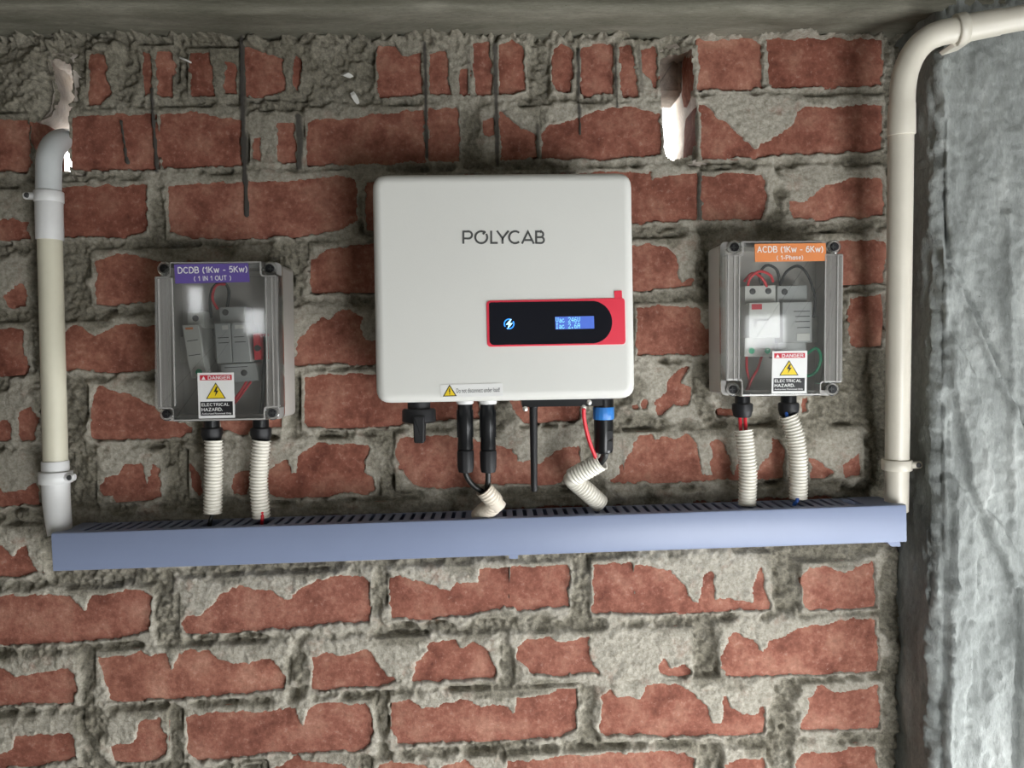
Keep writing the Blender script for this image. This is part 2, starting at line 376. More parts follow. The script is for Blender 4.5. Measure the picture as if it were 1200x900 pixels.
GLY = {
 'A': (.72, [[(0, 0), (.36, 1), (.72, 0)], [(.13, .33), (.59, .33)]]), 'B': (.62, [[(.36, .53), (0, .53)], [(.36, 0), (0, 0), (0, 1), (.34, 1)] + _a(.34, .765, .22, .235, 90, -90), _a(.36, .265, .26, .265, 90, -90)]),
 'C': (.72, [_a(.38, .5, .38, .5, 48, 312, 16)]), 'D': (.68, [[(0, 0), (0, 1), (.26, 1)] + _a(.26, .5, .42, .5, 90, -90, 14) + [(0, 0)]]), 'E': (.55, [[(.55, 1), (0, 1), (0, 0), (.55, 0)], [(0, .52), (.48, .52)]]),
 'G': (.76, [_a(.38, .5, .38, .5, 48, 340, 16) + [(.74, .47), (.44, .47)]]), 'H': (.64, [[(0, 0), (0, 1)], [(.64, 0), (.64, 1)], [(0, .52), (.64, .52)]]), 'I': (.12, [[(.06, 0), (.06, 1)]]),
 'K': (.62, [[(0, 0), (0, 1)], [(.60, 1), (0, .42)], [(.20, .58), (.64, 0)]]), 'L': (.52, [[(0, 1), (0, 0), (.52, 0)]]), 'N': (.64, [[(0, 0), (0, 1), (.64, 0), (.64, 1)]]), 'O': (.78, [_a(.39, .5, .39, .5, 0, 360, 24)]),
 'P': (.60, [[(0, 0), (0, 1), (.34, 1)] + _a(.34, .73, .26, .27, 90, -90) + [(0, .46)]]), 'R': (.64, [[(0, 0), (0, 1), (.34, 1)] + _a(.34, .74, .25, .26, 90, -90) + [(0, .48)], [(.34, .48), (.64, 0)]]),
 'T': (.66, [[(0, 1), (.66, 1)], [(.33, 1), (.33, 0)]]), 'U': (.62, [[(0, 1), (0, .32)] + _a(.31, .32, .31, .32, 180, 360) + [(.62, 1)]]), 'Z': (.58, [[(0, 1), (.58, 1), (0, 0), (.58, 0)]]),
 '1': (.30, [[(0, .74), (.26, 1), (.26, 0)]]), '5': (.52, [[(.48, 1), (.08, 1), (.03, .52)] + _a(.25, .33, .27, .33, 130, -140)]), '6': (.54, [_a(.27, .31, .27, .31, 0, 360, 18), [(.01, .38), (.10, .80), (.28, 1), (.48, .92)]]),
 'w': (.84, [[(0, .7), (.2, 0), (.42, .68), (.64, 0), (.84, .7)]]), 'h': (.44, [[(0, 0), (0, 1)], [(0, .4)] + _a(.22, .46, .22, .24, 180, 0) + [(.44, 0)]]), 'a': (.46, [_a(.22, .33, .22, .33, 0, 360, 16), [(.46, .7), (.46, 0)]]),
 's': (.40, [[(.38, .58), (.2, .7), (.03, .56), (.1, .40), (.32, .30), (.38, .14), (.2, 0), (.01, .12)]]), 'e': (.48, [[(.02, .36), (.48, .36)] + _a(.25, .35, .24, .35, 0, 310, 14)]),
 '(': (.20, [_a(.5, .42, .5, .68, 128, 232)]), ')': (.20, [_a(-.3, .42, .5, .68, 52, -52)]), '-': (.32, [[(0, .38), (.32, .38)]]), '.': (.0, [[(0, 0), (0, .14)]]), ' ': (.22, [])}
def stroke_geo(body, w=0.17):
    v = []; f = []; x = 0
    for ch in body:
        wd, lines0 = GLY[ch]; lines = []
        for ln in lines0:                       # break strokes at sharp corners
            cur = [ln[0]]
            for i in range(1, len(ln)):
                cur.append(ln[i])
                if i < len(ln) - 1:
                    a = Vector(ln[i]) - Vector(ln[i - 1]); c = Vector(ln[i + 1]) - Vector(ln[i])
                    if a.length > 1e-5 and c.length > 1e-5 and a.angle(c) > 1.0: lines.append(cur); cur = [ln[i]]
            lines.append(cur)
        for ln in lines:
            ln = [Vector(p) for p in ln]; L = []; Rr = []
            for i, p in enumerate(ln):
                a = (p - ln[i - 1]).normalized() if i else None; c = (ln[i + 1] - p).normalized() if i < len(ln) - 1 else None
                if a is None: d = c; k = 1; p = p - d * w * .3
                elif c is None: d = a; k = 1; p = p + d * w * .3
                else: d = (a + c); d = d.normalized() if d.length > 1e-4 else a; k = 1 / max(0.55, d.dot(a))
                nr = Vector((-d.y, d.x)) * (w / 2 * k); L.append(p + nr); Rr.append(p - nr)
            k0 = len(v); n = len(ln); v += [(q.x + x, q.y, 0) for q in L + Rr]; f += [(k0 + i, k0 + i + 1, k0 + n + i + 1, k0 + n + i) for i in range(n - 1)]
        x += wd + 0.27
    return v, f
def text(name, body, q, y, m, parent, bold=0.0, spacing=1.0):
    """print text so that it fills the pixel quad q = TL, TR, BR, BL on the plane y"""
    v, f = stroke_geo(body, 0.12 + bold * 2.2) if all(c in GLY for c in body) else text_geo(body, bold, spacing)
    xs = [a[0] for a in v]; ys = [a[1] for a in v]; x0, x1, y0, y1 = min(xs), max(xs), min(ys), max(ys)
    out = []
    for a in v:
        s = (a[0] - x0) / (x1 - x0); t = (a[1] - y0) / (y1 - y0)
        top = (q[0][0] + (q[1][0] - q[0][0]) * s, q[0][1] + (q[1][1] - q[0][1]) * s)
        bot = (q[3][0] + (q[2][0] - q[3][0]) * s, q[3][1] + (q[2][1] - q[3][1]) * s)
        out.append(P(bot[0] + (top[0] - bot[0]) * t, bot[1] + (top[1] - bot[1]) * t, y))
    return mk(name, out, f, m, parent)
def strokes(name, lines, w, y, m, parent):
    """pixel polylines drawn as flat ribbons of width w pixels"""
    b = MB()
    for ln in lines:
        ln = [Vector(p) for p in ln]; L = []; Rr = []
        for i, p in enumerate(ln):
            a = (p - ln[i - 1]).normalized() if i else None; c = (ln[i + 1] - p).normalized() if i < len(ln) - 1 else None
            if a is None: d = c; k = 1
            elif c is None: d = a; k = 1
            else:
                d = (a + c).normalized(); k = 1 / max(0.5, d.dot(a))
            nrm = Vector((-d.y, d.x)) * (w / 2 * k); L.append(p + nrm); Rr.append(p - nrm)
        v = [P(q.x, q.y, y) for q in L + Rr]; n = len(ln)
        b.add(v, [(i, i + 1, n + i + 1, n + i) for i in range(n - 1)])
    return b.build(name, m, parent)
def arc(cx, cy, r, a0, a1, n=14, ry=None):
    ry = ry or r
    return [(cx + r * math.cos(math.radians(a0 + (a1 - a0) * k / n)), cy - ry * math.sin(math.radians(a0 + (a1 - a0) * k / n))) for k in range(n + 1)]
def polyface(name, pxs, y, m, parent, t=0.0003):
    return px_prism(name, pxs, y, y, y + t, m, parent)

# ------------------------------------------------------------------ noise on arrays
def vnoise(x, y, scale, seed):
    r = np.random.RandomState(seed); T = r.rand(256, 256)
    u = x / scale; v = y / scale; i = np.floor(u).astype(int); j = np.floor(v).astype(int); a = u - i; b = v - j
    a = a * a * (3 - 2 * a); b = b * b * (3 - 2 * b); i0 = i % 256; i1 = (i + 1) % 256; j0 = j % 256; j1 = (j + 1) % 256
    return (T[i0, j0] * (1 - a) + T[i1, j0] * a) * (1 - b) + (T[i0, j1] * (1 - a) + T[i1, j1] * a) * b - 0.5
def fbm(x, y, scale, seed, octs=4, gain=0.55):
    s = 0; a = 1.0
    for k in range(octs):
        s = s + a * vnoise(x + 37.1 * k, y - 19.3 * k, scale, seed + k); scale /= 2.03; a *= gain
    return s
def seg_dist(X, Y, a, b):
    dx, dy = b[0] - a[0], b[1] - a[1]; L = dx * dx + dy * dy + 1e-9
    t = np.clip(((X - a[0]) * dx + (Y - a[1]) * dy) / L, 0, 1)
    return np.hypot(X - a[0] - t * dx, Y - a[1] - t * dy)
def poly_sdf(X, Y, poly):
    n = len(poly); d = np.full(X.shape, 1e9); ins = np.zeros(X.shape, bool)
    for i in range(n):
        a, b = poly[i], poly[(i + 1) % n]
        d = np.minimum(d, seg_dist(X, Y, a, b))
        if a[1] != b[1]:
            c = ((a[1] > Y) != (b[1] > Y)) & (X < (b[0] - a[0]) * (Y - a[1]) / (b[1] - a[1]) + a[0]); ins ^= c
    return np.where(ins, d, -d)
def sstep(a, b, x):
    t = np.clip((x - a) / (b - a), 0, 1); return t * t * (3 - 2 * t)
def grid_mesh(name, V, m, parent=None, keep=None, attrs=None):
    h, w, _ = V.shape
    o3 = np.array([0.0, 0.0, 0.0])
    idx = np.arange(h * w).reshape(h, w)
    q = np.stack([idx[:-1, :-1], idx[1:, :-1], idx[1:, 1:], idx[:-1, 1:]], -1).reshape(-1, 4)
    if keep is not None: q = q[keep.reshape(-1)]
    me = bpy.data.meshes.new(name)
    me.vertices.add(h * w); me.vertices.foreach_set('co', V.reshape(-1).astype(np.float32))
    me.loops.add(q.size); me.loops.foreach_set('vertex_index', q.reshape(-1).astype(np.int32))
    me.polygons.add(len(q)); me.polygons.foreach_set('loop_start', (np.arange(len(q)) * 4).astype(np.int32))
    me.polygons.foreach_set('use_smooth', np.ones(len(q), bool))
    me.update(calc_edges=True); me.validate()
    for k, a in (attrs or {}).items():
        at = me.attributes.new(k, 'FLOAT', 'POINT'); at.data.foreach_set('value', a.reshape(-1).astype(np.float32))
    me.materials.append(M[m]); o = bpy.data.objects.new(name, me); C.objects.link(o)
    ORI[o.name] = Vector((0, 0, 0))
    if parent is not None: o.parent = parent
    return o

# ------------------------------------------------------------------ the brick wall: visible clay of each brick traced from the photograph
# each entry: one brick = list of bare patches (pixel outlines)
BR = []
def br(*polys): BR.append([list(p) for p in polys])
# row under the beam
br([(108, 67), (128, 67), (133, 113), (123, 125), (107, 127)])
br([(170, 63), (181, 62), (182, 114), (172, 116)], [(187, 63), (205, 63), (204, 116), (188, 114)])
br([(225, 65), (248, 65), (253, 115), (228, 117)], [(267, 76), (280, 75), (280, 113), (267, 113)])
br([(288, 57), (320, 67), (333, 72), (335, 108), (320, 115), (288, 115)], [(347, 66), (354, 72), (352, 110), (347, 108)])
br([(443, 57), (466, 56), (471, 68), (478, 70), (493, 64), (495, 113), (447, 117), (443, 110)])
br([(505, 67), (522, 65), (528, 113), (503, 115)], [(540, 84), (551, 82), (550, 113), (540, 113)], [(555, 55), (573, 52), (576, 113), (558, 115)])
br([(585, 55), (600, 48), (612, 57), (612, 90), (615, 107), (600, 113), (585, 113)])
br([(647, 60), (658, 56), (672, 63), (670, 112), (653, 112), (648, 100)])
br([(680, 60), (700, 55), (718, 53), (718, 113), (680, 113)])
br([(723, 57), (737, 55), (746, 100), (748, 117), (728, 117)], [(749, 60), (765, 57), (770, 67), (767, 120), (762, 100), (753, 90)])
br([(815, 50), (877, 47), (888, 57), (890, 80), (893, 107), (817, 108)])
br([(897, 50), (973, 48), (1030, 50), (1030, 103), (980, 104), (900, 107)])
# second row
br([(-60, 145), (0, 141), (38, 143), (40, 203), (-60, 205)])
br([(88, 141), (94, 137), (187, 136), (190, 160), (190, 200), (88, 201)], [(190, 138), (233, 133), (258, 143), (286, 145), (286, 196), (195, 199)])
br([(297, 163), (308, 163), (307, 190), (298, 187)], [(327, 147), (347, 145), (350, 193), (328, 190)])
br([(361, 143), (415, 140), (497, 131), (498, 190), (420, 195), (361, 196)], [(503, 131), (533, 130), (538, 140), (538, 190), (503, 192)])
br([(567, 145), (577, 141), (580, 160), (567, 160)], [(586, 133), (600, 143), (613, 153), (627, 163), (630, 187), (587, 188)])
br([(635, 160), (643, 147), (667, 143), (687, 137), (720, 128), (750, 130), (772, 135), (773, 183), (733, 187), (717, 190), (677, 187), (635, 187)])
br([(817, 123), (825, 125), (837, 143), (853, 147), (860, 160), (883, 177), (900, 165), (925, 150), (930, 130), (990, 127), (1030, 127), (1030, 178), (985, 180), (917, 183), (880, 187), (822, 188)])
# third row
br([(-60, 262), (0, 260), (20, 258), (37, 263), (40, 281), (0, 283), (-60, 285)])
br([(73, 220), (167, 218), (175, 220), (177, 273), (143, 280), (73, 280)])
br([(200, 220), (287, 215), (350, 213), (400, 208), (418, 212), (420, 260), (405, 270), (370, 276), (340, 278), (273, 281), (233, 280), (203, 273)])
br([(430, 215), (640, 205), (640, 266), (430, 272)])
br([(655, 206), (743, 203), (762, 203), (763, 212), (790, 209), (815, 206), (816, 258), (743, 263), (655, 266)])
br([(822, 207), (887, 205), (893, 215), (897, 230), (893, 257), (820, 260)])
br([(922, 237), (940, 241), (960, 222), (987, 214), (1030, 210), (1032, 255), (990, 257), (925, 259)])
# fourth row
br([(10, 347), (30, 332), (37, 347), (35, 360), (13, 362)], [(-60, 330), (-10, 325), (-5, 360), (-60, 362)])
br([(113, 308), (125, 302), (140, 298), (180, 307), (250, 310), (300, 312), (300, 352), (181, 353), (143, 358), (117, 357), (117, 325)])
br([(366, 305), (385, 293), (400, 290), (437, 288), (560, 290), (560, 340), (437, 343), (366, 344)])
br([(580, 290), (744, 291), (760, 288), (780, 291), (790, 300), (793, 325), (797, 330), (812, 326), (812, 338), (790, 339), (765, 336), (760, 341), (580, 344)])
br([(840, 290), (1000, 285), (1033, 284), (1033, 333), (840, 338)])
# fifth row
br([(-60, 388), (0, 387), (17, 383), (30, 390), (33, 440), (-60, 443)])
br([(78, 387), (90, 382), (113, 393), (122, 392), (137, 383), (180, 382), (280, 384), (280, 430), (180, 433), (133, 437), (77, 433)])
br([(348, 417), (353, 400), (372, 378), (378, 372), (388, 378), (398, 366), (412, 364), (424, 372), (426, 395), (437, 400), (500, 400), (500, 425), (438, 427), (345, 427)])
br([(520, 370), (730, 366), (730, 420), (520, 424)])
br([(746, 362), (765, 360), (800, 360), (815, 364), (819, 378), (826, 385), (960, 358), (975, 358), (975, 412), (830, 415), (780, 416), (745, 418)])
br([(992, 350), (1030, 347), (1030, 405), (992, 407)])
# sixth row
br([(-60, 492), (0, 497), (13, 495), (20, 514), (-60, 520)], [(28, 483), (40, 478), (47, 490), (46, 513), (30, 515)])
br([(110, 483), (113, 463), (120, 453), (135, 460), (157, 463), (187, 480), (227, 503), (213, 512), (117, 515), (110, 505)])
br([(250, 450), (330, 448), (330, 470), (332, 500), (318, 503), (310, 490), (292, 508), (264, 506)])
br([(357, 442), (400, 438), (440, 440), (562, 470), (562, 490), (515, 491), (470, 497), (440, 499), (395, 501), (362, 500), (358, 482)])
br([(597, 468), (612, 472), (680, 474), (678, 487), (668, 493), (650, 494), (612, 495), (605, 485)])
br([(799, 431), (804, 431), (797, 447), (807, 455), (805, 473), (797, 476), (787, 473), (771, 486), (767, 473), (775, 463), (781, 444)], [(740, 476), (746, 474), (747, 479), (741, 480)], [(750, 473), (755, 471), (757, 478), (751, 480)])
br([(838, 479), (848, 477), (856, 478), (857, 485), (840, 486)], [(936, 466), (943, 465), (942, 480), (936, 484)])
# seventh row
br([(-60, 566), (0, 566), (10, 575), (35, 575), (48, 560), (50, 590), (-60, 595)])
br([(120, 572), (128, 560), (140, 556), (150, 543), (168, 543), (172, 560), (176, 572), (184, 545), (190, 548), (192, 580), (180, 585), (140, 587), (135, 580), (125, 578)])
br([(226, 545), (236, 552), (241, 575), (236, 580), (228, 570)], [(279, 555), (292, 550), (292, 580), (276, 578)])
br([(317, 550), (322, 547), (338, 539), (344, 553), (349, 553), (352, 535), (362, 525), (380, 518), (405, 520), (433, 521), (434, 526), (427, 540), (427, 553), (438, 558), (440, 572), (432, 577), (405, 577), (370, 582), (335, 582), (315, 580)])
br([(467, 513), (478, 510), (535, 512), (560, 516), (600, 523), (603, 535), (606, 541), (613, 542), (622, 537), (630, 543), (642, 538), (650, 528), (662, 523), (679, 520), (679, 545), (665, 550), (655, 563), (640, 567), (600, 564), (575, 566), (540, 569), (500, 572), (488, 570), (478, 560), (470, 545), (466, 530)])
br([(710, 563), (725, 553), (727, 545), (738, 532), (742, 520), (748, 510), (762, 509), (765, 517), (775, 511), (790, 513), (803, 508), (812, 513), (816, 535), (819, 555), (833, 556), (833, 520), (838, 516), (846, 520), (852, 545), (858, 558), (862, 545), (864, 530), (885, 550), (898, 536), (904, 513), (911, 514), (916, 528), (914, 558), (888, 561), (820, 563), (710, 565)])
br([(945, 536), (956, 538), (966, 546), (978, 554), (948, 560)], [(985, 545), (1004, 530), (1006, 555), (988, 557)])
# eighth row, mostly behind the trunking
br([(-60, 628), (0, 630), (10, 640), (20, 650), (35, 640), (45, 660), (56, 669), (10, 674), (-60, 678)])
for x0, x1 in ((80, 290), (310, 520), (540, 750), (770, 980)):
    f_ = lambda x: 620 - 0.04 * (x - 600)
    br([(x0, f_(x0) - 20), ((x0 + x1) / 2, f_(x0) - 30), (x1, f_(x1) - 22), (x1, f_(x1) + 20), (x0, f_(x0) + 20)])
# row A below the trunking
br([(-60, 700), (0, 697), (45, 695), (85, 697), (97, 707), (105, 715), (112, 697), (150, 690), (172, 690), (182, 697), (180, 720), (178, 737), (140, 745), (90, 750), (-60, 757)])
br([(215, 727), (222, 720), (240, 720), (255, 702), (262, 695), (275, 685), (300, 687), (320, 690), (340, 700), (360, 687), (375, 677), (400, 672), (425, 674), (433, 680), (434, 725), (400, 728), (330, 735), (240, 740), (222, 738)])
br([(458, 678), (475, 673), (500, 682), (528, 690), (535, 680), (560, 680), (562, 665), (590, 662), (640, 662), (665, 660), (666, 708), (610, 712), (590, 710), (560, 715), (500, 724), (460, 722)])
br([(695, 662), (715, 657), (750, 658), (780, 668), (800, 683), (807, 703), (817, 705), (824, 673), (831, 669), (834, 700), (862, 700), (880, 706), (885, 677), (888, 664), (893, 692), (900, 711), (840, 715), (760, 716), (693, 716)])
br([(937, 678), (945, 663), (965, 663), (985, 670), (1000, 663), (1018, 658), (1022, 685), (1022, 710), (960, 713), (940, 710)])
# row B
br([(-60, 775), (0, 778), (15, 783), (25, 792), (40, 788), (60, 783), (85, 779), (92, 785), (95, 803), (90, 820), (40, 822), (-60, 828)])
br([(118, 767), (150, 768), (168, 762), (185, 764), (200, 765), (205, 780), (212, 762), (245, 758), (258, 770), (280, 773), (298, 772), (315, 768), (325, 772), (335, 790), (336, 802), (300, 808), (240, 812), (170, 819), (135, 818), (125, 795)])
br([(367, 768), (385, 763), (400, 765), (432, 758), (440, 770), (455, 787), (470, 793), (455, 798), (420, 802), (375, 807), (368, 803)],
   [(490, 775), (505, 752), (520, 748), (535, 745), (540, 755), (555, 750), (567, 755), (575, 765), (582, 785), (578, 792), (540, 793), (510, 795), (485, 795)])
br([(605, 755), (615, 748), (640, 743), (660, 750), (688, 745), (693, 770), (700, 785), (660, 789), (620, 785), (608, 770)],
   [(770, 778), (777, 770), (783, 782), (800, 777), (808, 785), (800, 790), (772, 787)])
br([(843, 780), (850, 745), (857, 738), (880, 748), (888, 762), (893, 765), (897, 750), (920, 742), (945, 732), (975, 726), (1000, 724), (1022, 724), (1025, 785), (990, 786), (940, 788), (850, 790)])
# row C
br([(-60, 885), (0, 878), (20, 873), (25, 860), (40, 858), (90, 856), (95, 885), (50, 893), (-60, 900)])
br([(135, 872), (145, 870), (160, 868), (168, 840), (190, 838), (197, 855), (199, 880), (185, 887), (140, 890)])
br([(220, 838), (240, 832), (300, 830), (348, 826), (352, 840), (358, 850), (362, 830), (363, 823), (400, 822), (430, 820), (437, 830), (438, 868), (420, 876), (360, 876), (290, 882), (235, 888), (222, 880)])
br([(460, 822), (480, 818), (495, 825), (515, 825), (520, 820), (545, 817), (575, 825), (595, 823), (601, 835), (606, 815), (640, 810), (660, 805), (674, 805), (674, 850), (650, 860), (590, 865), (530, 866), (465, 870), (460, 850)])
br([(703, 810), (715, 802), (720, 815), (750, 815), (755, 800), (790, 797), (800, 803), (813, 813), (827, 823), (832, 845), (842, 845), (847, 827), (848, 813), (853, 827), (867, 835), (883, 833), (893, 823), (891, 857), (800, 859), (740, 860), (705, 856)])
br([(937, 850), (942, 835), (947, 815), (955, 802), (980, 808), (1000, 808), (1025, 800), (1027, 850), (980, 853)])
# row D at the frame's lower edge and rows below it
br([(320, 900), (335, 888), (352, 884), (362, 890), (400, 892), (420, 905), (420, 955), (322, 962)])
br([(440, 900), (445, 892), (480, 890), (510, 897), (545, 888), (560, 895), (582, 899), (582, 945), (440, 950)])
br([(595, 889), (632, 886), (700, 880), (760, 877), (800, 880), (812, 885), (812, 935), (597, 942)])
br([(848, 892), (865, 886), (893, 884), (893, 930), (850, 934)])
br([(928, 890), (940, 878), (975, 876), (1000, 872), (1022, 872), (1024, 925), (930, 932)])
br([(-60, 930), (60, 925), (80, 925), (80, 968), (-60, 972)]); br([(100, 925), (200, 910), (300, 905), (300, 958), (100, 966)])
def generic(yc, sl, x0, x1):
    g = lambda x, d: yc + sl * (x - 600) + d
    xs = np.linspace(x0, x1, 7)
    top = [(x, g(x, -26 + random.random() * 14)) for x in xs]; bot = [(x, g(x, 27)) for x in xs[::-1]]
    br(top + bot)
for yc, sl, off in ((985, -.05, 0), (1060, -.05, 110)):
    for k in range(6): generic(yc, sl, -230 + off + k * 232, -230 + off + k * 232 + 212)
for yc, sl in ((88, -.01), (160, -.018), (237, -.02), (315, -.025), (393, -.027), (468, -.03), (543, -.035), (620, -.04), (690, -.043), (768, -.047), (837, -.05), (912, -.05)):
    generic(yc, sl, -235, -80)

DRIPS = [  # dark slurry runs: polyline, width px
    ([(182, 108), (184, 150), (188, 203)], 4.5), ([(146, 145), (149, 165), (153, 193)], 4.5), ([(286, 50), (287, 120), (289, 180), (292, 254)], 6),
    ([(352, 140), (354, 168), (353, 198)], 7), ([(499, 55), (500, 120), (501, 186)], 3.5), ([(580, 55), (581, 110), (583, 195)], 5),
    ([(677, 62), (677, 112), (679, 160)], 3.5), ([(720.5, 55), (720, 100), (722, 128)], 2.5), ([(629, 150), (631, 186)], 3),
    ([(818, 206), (817, 235), (818, 258)], 4),
    ([(597, 664), (597, 700)], 1.6), ([(741, 660), (742, 692)], 2.5), ([(728, 513), (730, 552)], 2.5),
    ([(550, 60), (549, 112)], 3), ([(747, 60), (751, 112)], 3.5)]
DARKNESS = [1, 1, 1, .9, 1, .9, 1, 1, .7, .8, .5, .25, .35, .4, .4]
HOLE_L = [(58, 70), (70, 68), (86, 74), (88, 100), (88, 125), (95, 127), (92, 131), (87, 140), (88, 165), (90, 203), (70, 204), (46, 190), (38, 168), (38, 143), (50, 142), (62, 132), (66, 110), (64, 95), (60, 82)]
HOLE_R = [(770, 66), (790, 62), (810, 60), (814, 90), (813, 110), (817, 130), (818, 160), (814, 184), (800, 191), (786, 193), (776, 186), (773, 160), (770, 125), (768, 95)]

STEP = 1.6
gx = np.arange(-240, 1110, STEP); gy = np.arange(24, 1126, STEP)
X, Y = np.meshgrid(gx, gy)
BARE = np.full(X.shape, -30.0); SLAB = np.full(X.shape, -30.0)
def slope(y): return -0.017 - (y - 100) * 4.2e-5
RECTS = []
for polys in BR:
    allp = [p for q in polys for p in q]
    sl = slope(np.mean([p[1] for p in allp])); xc = np.mean([p[0] for p in allp])
    u0 = min(p[0] for p in allp) - 1.5; u1 = max(p[0] for p in allp) + 1.5
    w = [p[1] - sl * (p[0] - xc) for p in allp]; v0 = min(w) - 4; v1 = max(w) + 0.5
    if v1 - v0 < 56 and v0 > 130: v0 = min(v0, max(v1 - 60, v0 - 34))
    RECTS.append((u0, u1, v0, v1, sl, xc))
    i0, i1 = np.searchsorted(gx, [u0 - 16, u1 + 16]); j0, j1 = np.searchsorted(gy, [min(p[1] for p in allp) - 50, max(p[1] for p in allp) + 18])
    sx, sy = X[j0:j1, i0:i1], Y[j0:j1, i0:i1]
    for p in polys: BARE[j0:j1, i0:i1] = np.maximum(BARE[j0:j1, i0:i1], poly_sdf(sx, sy, p))
    V_ = sy - sl * (sx - xc)
    r = np.minimum(np.minimum(sx - u0, u1 - sx), np.minimum(V_ - v0, v1 - V_)); SLAB[j0:j1, i0:i1] = np.maximum(SLAB[j0:j1, i0:i1], r)
rag = fbm(X, Y, 16, 3, 4, 0.65) * 4.2 + fbm(X, Y, 5, 31, 2) * 1.6
S1 = BARE + rag
bare = sstep(-1.2, 1.6, S1); nS = fbm(X, Y, 30, 41, 3, 0.6)
slab = sstep(-9, 4.0, SLAB + rag * 0.9 + nS * 16)
nA = fbm(X, Y, 40, 51, 5, 0.6); nB = fbm(X, Y, 9, 61, 3, 0.7)
nC = fbm(X, Y, 4.6, 65, 2, 0.7)
h_joint = 0.0028 + 0.0085 * nA + 0.0050 * nB + 0.0046 * nC
h_smear = 0.0106 + 0.0012 * nA + 0.0018 * nB + 0.0013 * nC
# lumps of loose mortar round the holes and under the beam
lump = np.zeros(X.shape)
for (lx, ly, lr, lh) in [(40, 75, 16, .012), (22, 95, 14, .010), (48, 100, 13, .012), (35, 122, 14, .012), (14, 125, 11, .008), (55, 122, 9, .010), (8, 80, 15, .008), (122, 56, 9, .012), (370, 60, 12, .014), (385, 52, 9, .010), (140, 60, 12, .008), (725, 576, 8, .010), (300, 52, 8, .008), (265, 50, 8, .008)]:
    lump += lh * np.exp(-((X - lx) ** 2 + (Y - ly) ** 2) / (lr * lr) * (1 + 0.6 * nA))
edge_rough = np.exp(-np.clip(Y - 46, 0, 99) / 7) * 0.010 * (0.6 + 1.6 * nB + nA)
h = h_joint * (1 - slab) + h_smear * slab
# deep crevices right under some bricks
below = np.exp(-((SLAB + 3.0) / 2.0) ** 2) * sstep(0.05, 0.22, fbm(X, Y, 34, 71, 2)) * (1 - slab)
h -= 0.009 * below
for hx, hy, r_ in ((577, 794, 5), (218, 700, 5), (478, 728, 5), (345, 808, 5), (712, 871, 5), (726, 870, 4), (914, 852, 3), (200, 862, 3.5), (905, 562, 7), (130, 362, 6), (203, 233, 5), (812, 812, 4), (440, 808, 3)):
    h -= 0.016 * np.exp(-((X - hx) ** 2 + (Y - hy) ** 2) / (r_ * r_))
inside = sstep(-3.0, 0.0, SLAB)          # mortar skin never sinks under the brick it covers
h = np.maximum(h, 0.0095 * inside + (-0.02) * (1 - inside))
hole = np.maximum(poly_sdf(X, Y, HOLE_L), poly_sdf(X, Y, HOLE_R)) + fbm(X, Y, 10, 95, 3) * 2.0
near = sstep(-3, -14, hole)
h += (lump * near + edge_rough) * (1 - bare)
h = h * (1 - bare) + (-0.006) * bare
drip = np.zeros(X.shape)
for (ln, w_), dk in zip(DRIPS, DARKNESS):
    d = np.min([seg_dist(X, Y, a, b) for a, b in zip(ln, ln[1:])], 0) - w_ / 2 + fbm(X, Y, 12, 91, 2) * 2.0
    m_ = sstep(0.9, -0.9, d); h = h * (1 - m_) + np.maximum(h, 0.0108) * m_; drip = np.maximum(drip, m_ * dk)
W0 = Pn(X, Y, 0.0)
V = W0.copy(); V[..., 1] -= h
hc = hole > 1.8
keep = ~(hc[:-1, :-1] & hc[1:, :-1] & hc[1:, 1:] & hc[:-1, 1:])
rim = np.exp(-((S1 + 2.5) / 2.5) ** 2) * 0.7
smear = np.maximum(sstep(-6, 8, SLAB + nS * 26 + rag), rim) * (1 - drip) * sstep(120, 330, Y + 0.25 * X) * 0.9
wall = grid_mesh('wall_back', V, 'mortar', keep=keep, attrs={'smear': smear, 'drip': drip})
tag(wall, 'rough brick wall with smeared grey cement mortar behind the equipment', 'wall', kind='structure')

def make_brick(rect, i):
    u0, u1, v0, v1, sl, xc = rect
    nx = max(4, min(12, int((u1 - u0) / 18))); nz = 4
    face = -0.0078 - 0.0012 * (random.random() - 0.5)
    tilt = (random.random() - 0.5) * 0.0016
    front = []
    for b in range(nz + 1):
        for a in range(nx + 1):
            px = u0 + (u1 - u0) * a / nx; vv = v0 + (v1 - v0) * b / nz
            edge = a in (0, nx) or b in (0, nz); corner = a in (0, nx) and b in (0, nz)
            if edge:
                px += (random.random() - 0.5) * 2.0; vv += (random.random() - 0.5) * 1.6
            if corner: px += 2 * (1 if a == 0 else -1); vv += 2 * (1 if b == 0 else -1)
            q = P(px, vv + sl * (px - xc), 0)
            yy = face + tilt * (a / nx - .5) * 2 + (random.random() - 0.5) * 0.0009 + (0.0022 if edge else 0)
            front.append((q.x, yy, q.z))
    v = list(front); f = []; w = nx + 1
    for b in range(nz):
        for a in range(nx): f.append((b * w + a, b * w + a + 1, (b + 1) * w + a + 1, (b + 1) * w + a)[::-1])
    rim = [a for a in range(nx + 1)] + [b * w + nx for b in range(1, nz + 1)] + [nz * w + a for a in range(nx - 1, -1, -1)] + [b * w for b in range(nz - 1, 0, -1)]
    k = len(v); v += [(front[r][0], 0.06, front[r][2]) for r in rim]; n = len(rim)
    for t in range(n): f.append((rim[t], rim[(t + 1) % n], k + (t + 1) % n, k + t))
    f.append(tuple(range(k, k + n))[::-1])
    return mk('brick', v, f, 'brick', wall, smooth=True, auto=60)
for i, r_ in enumerate(RECTS): make_brick(r_, i)

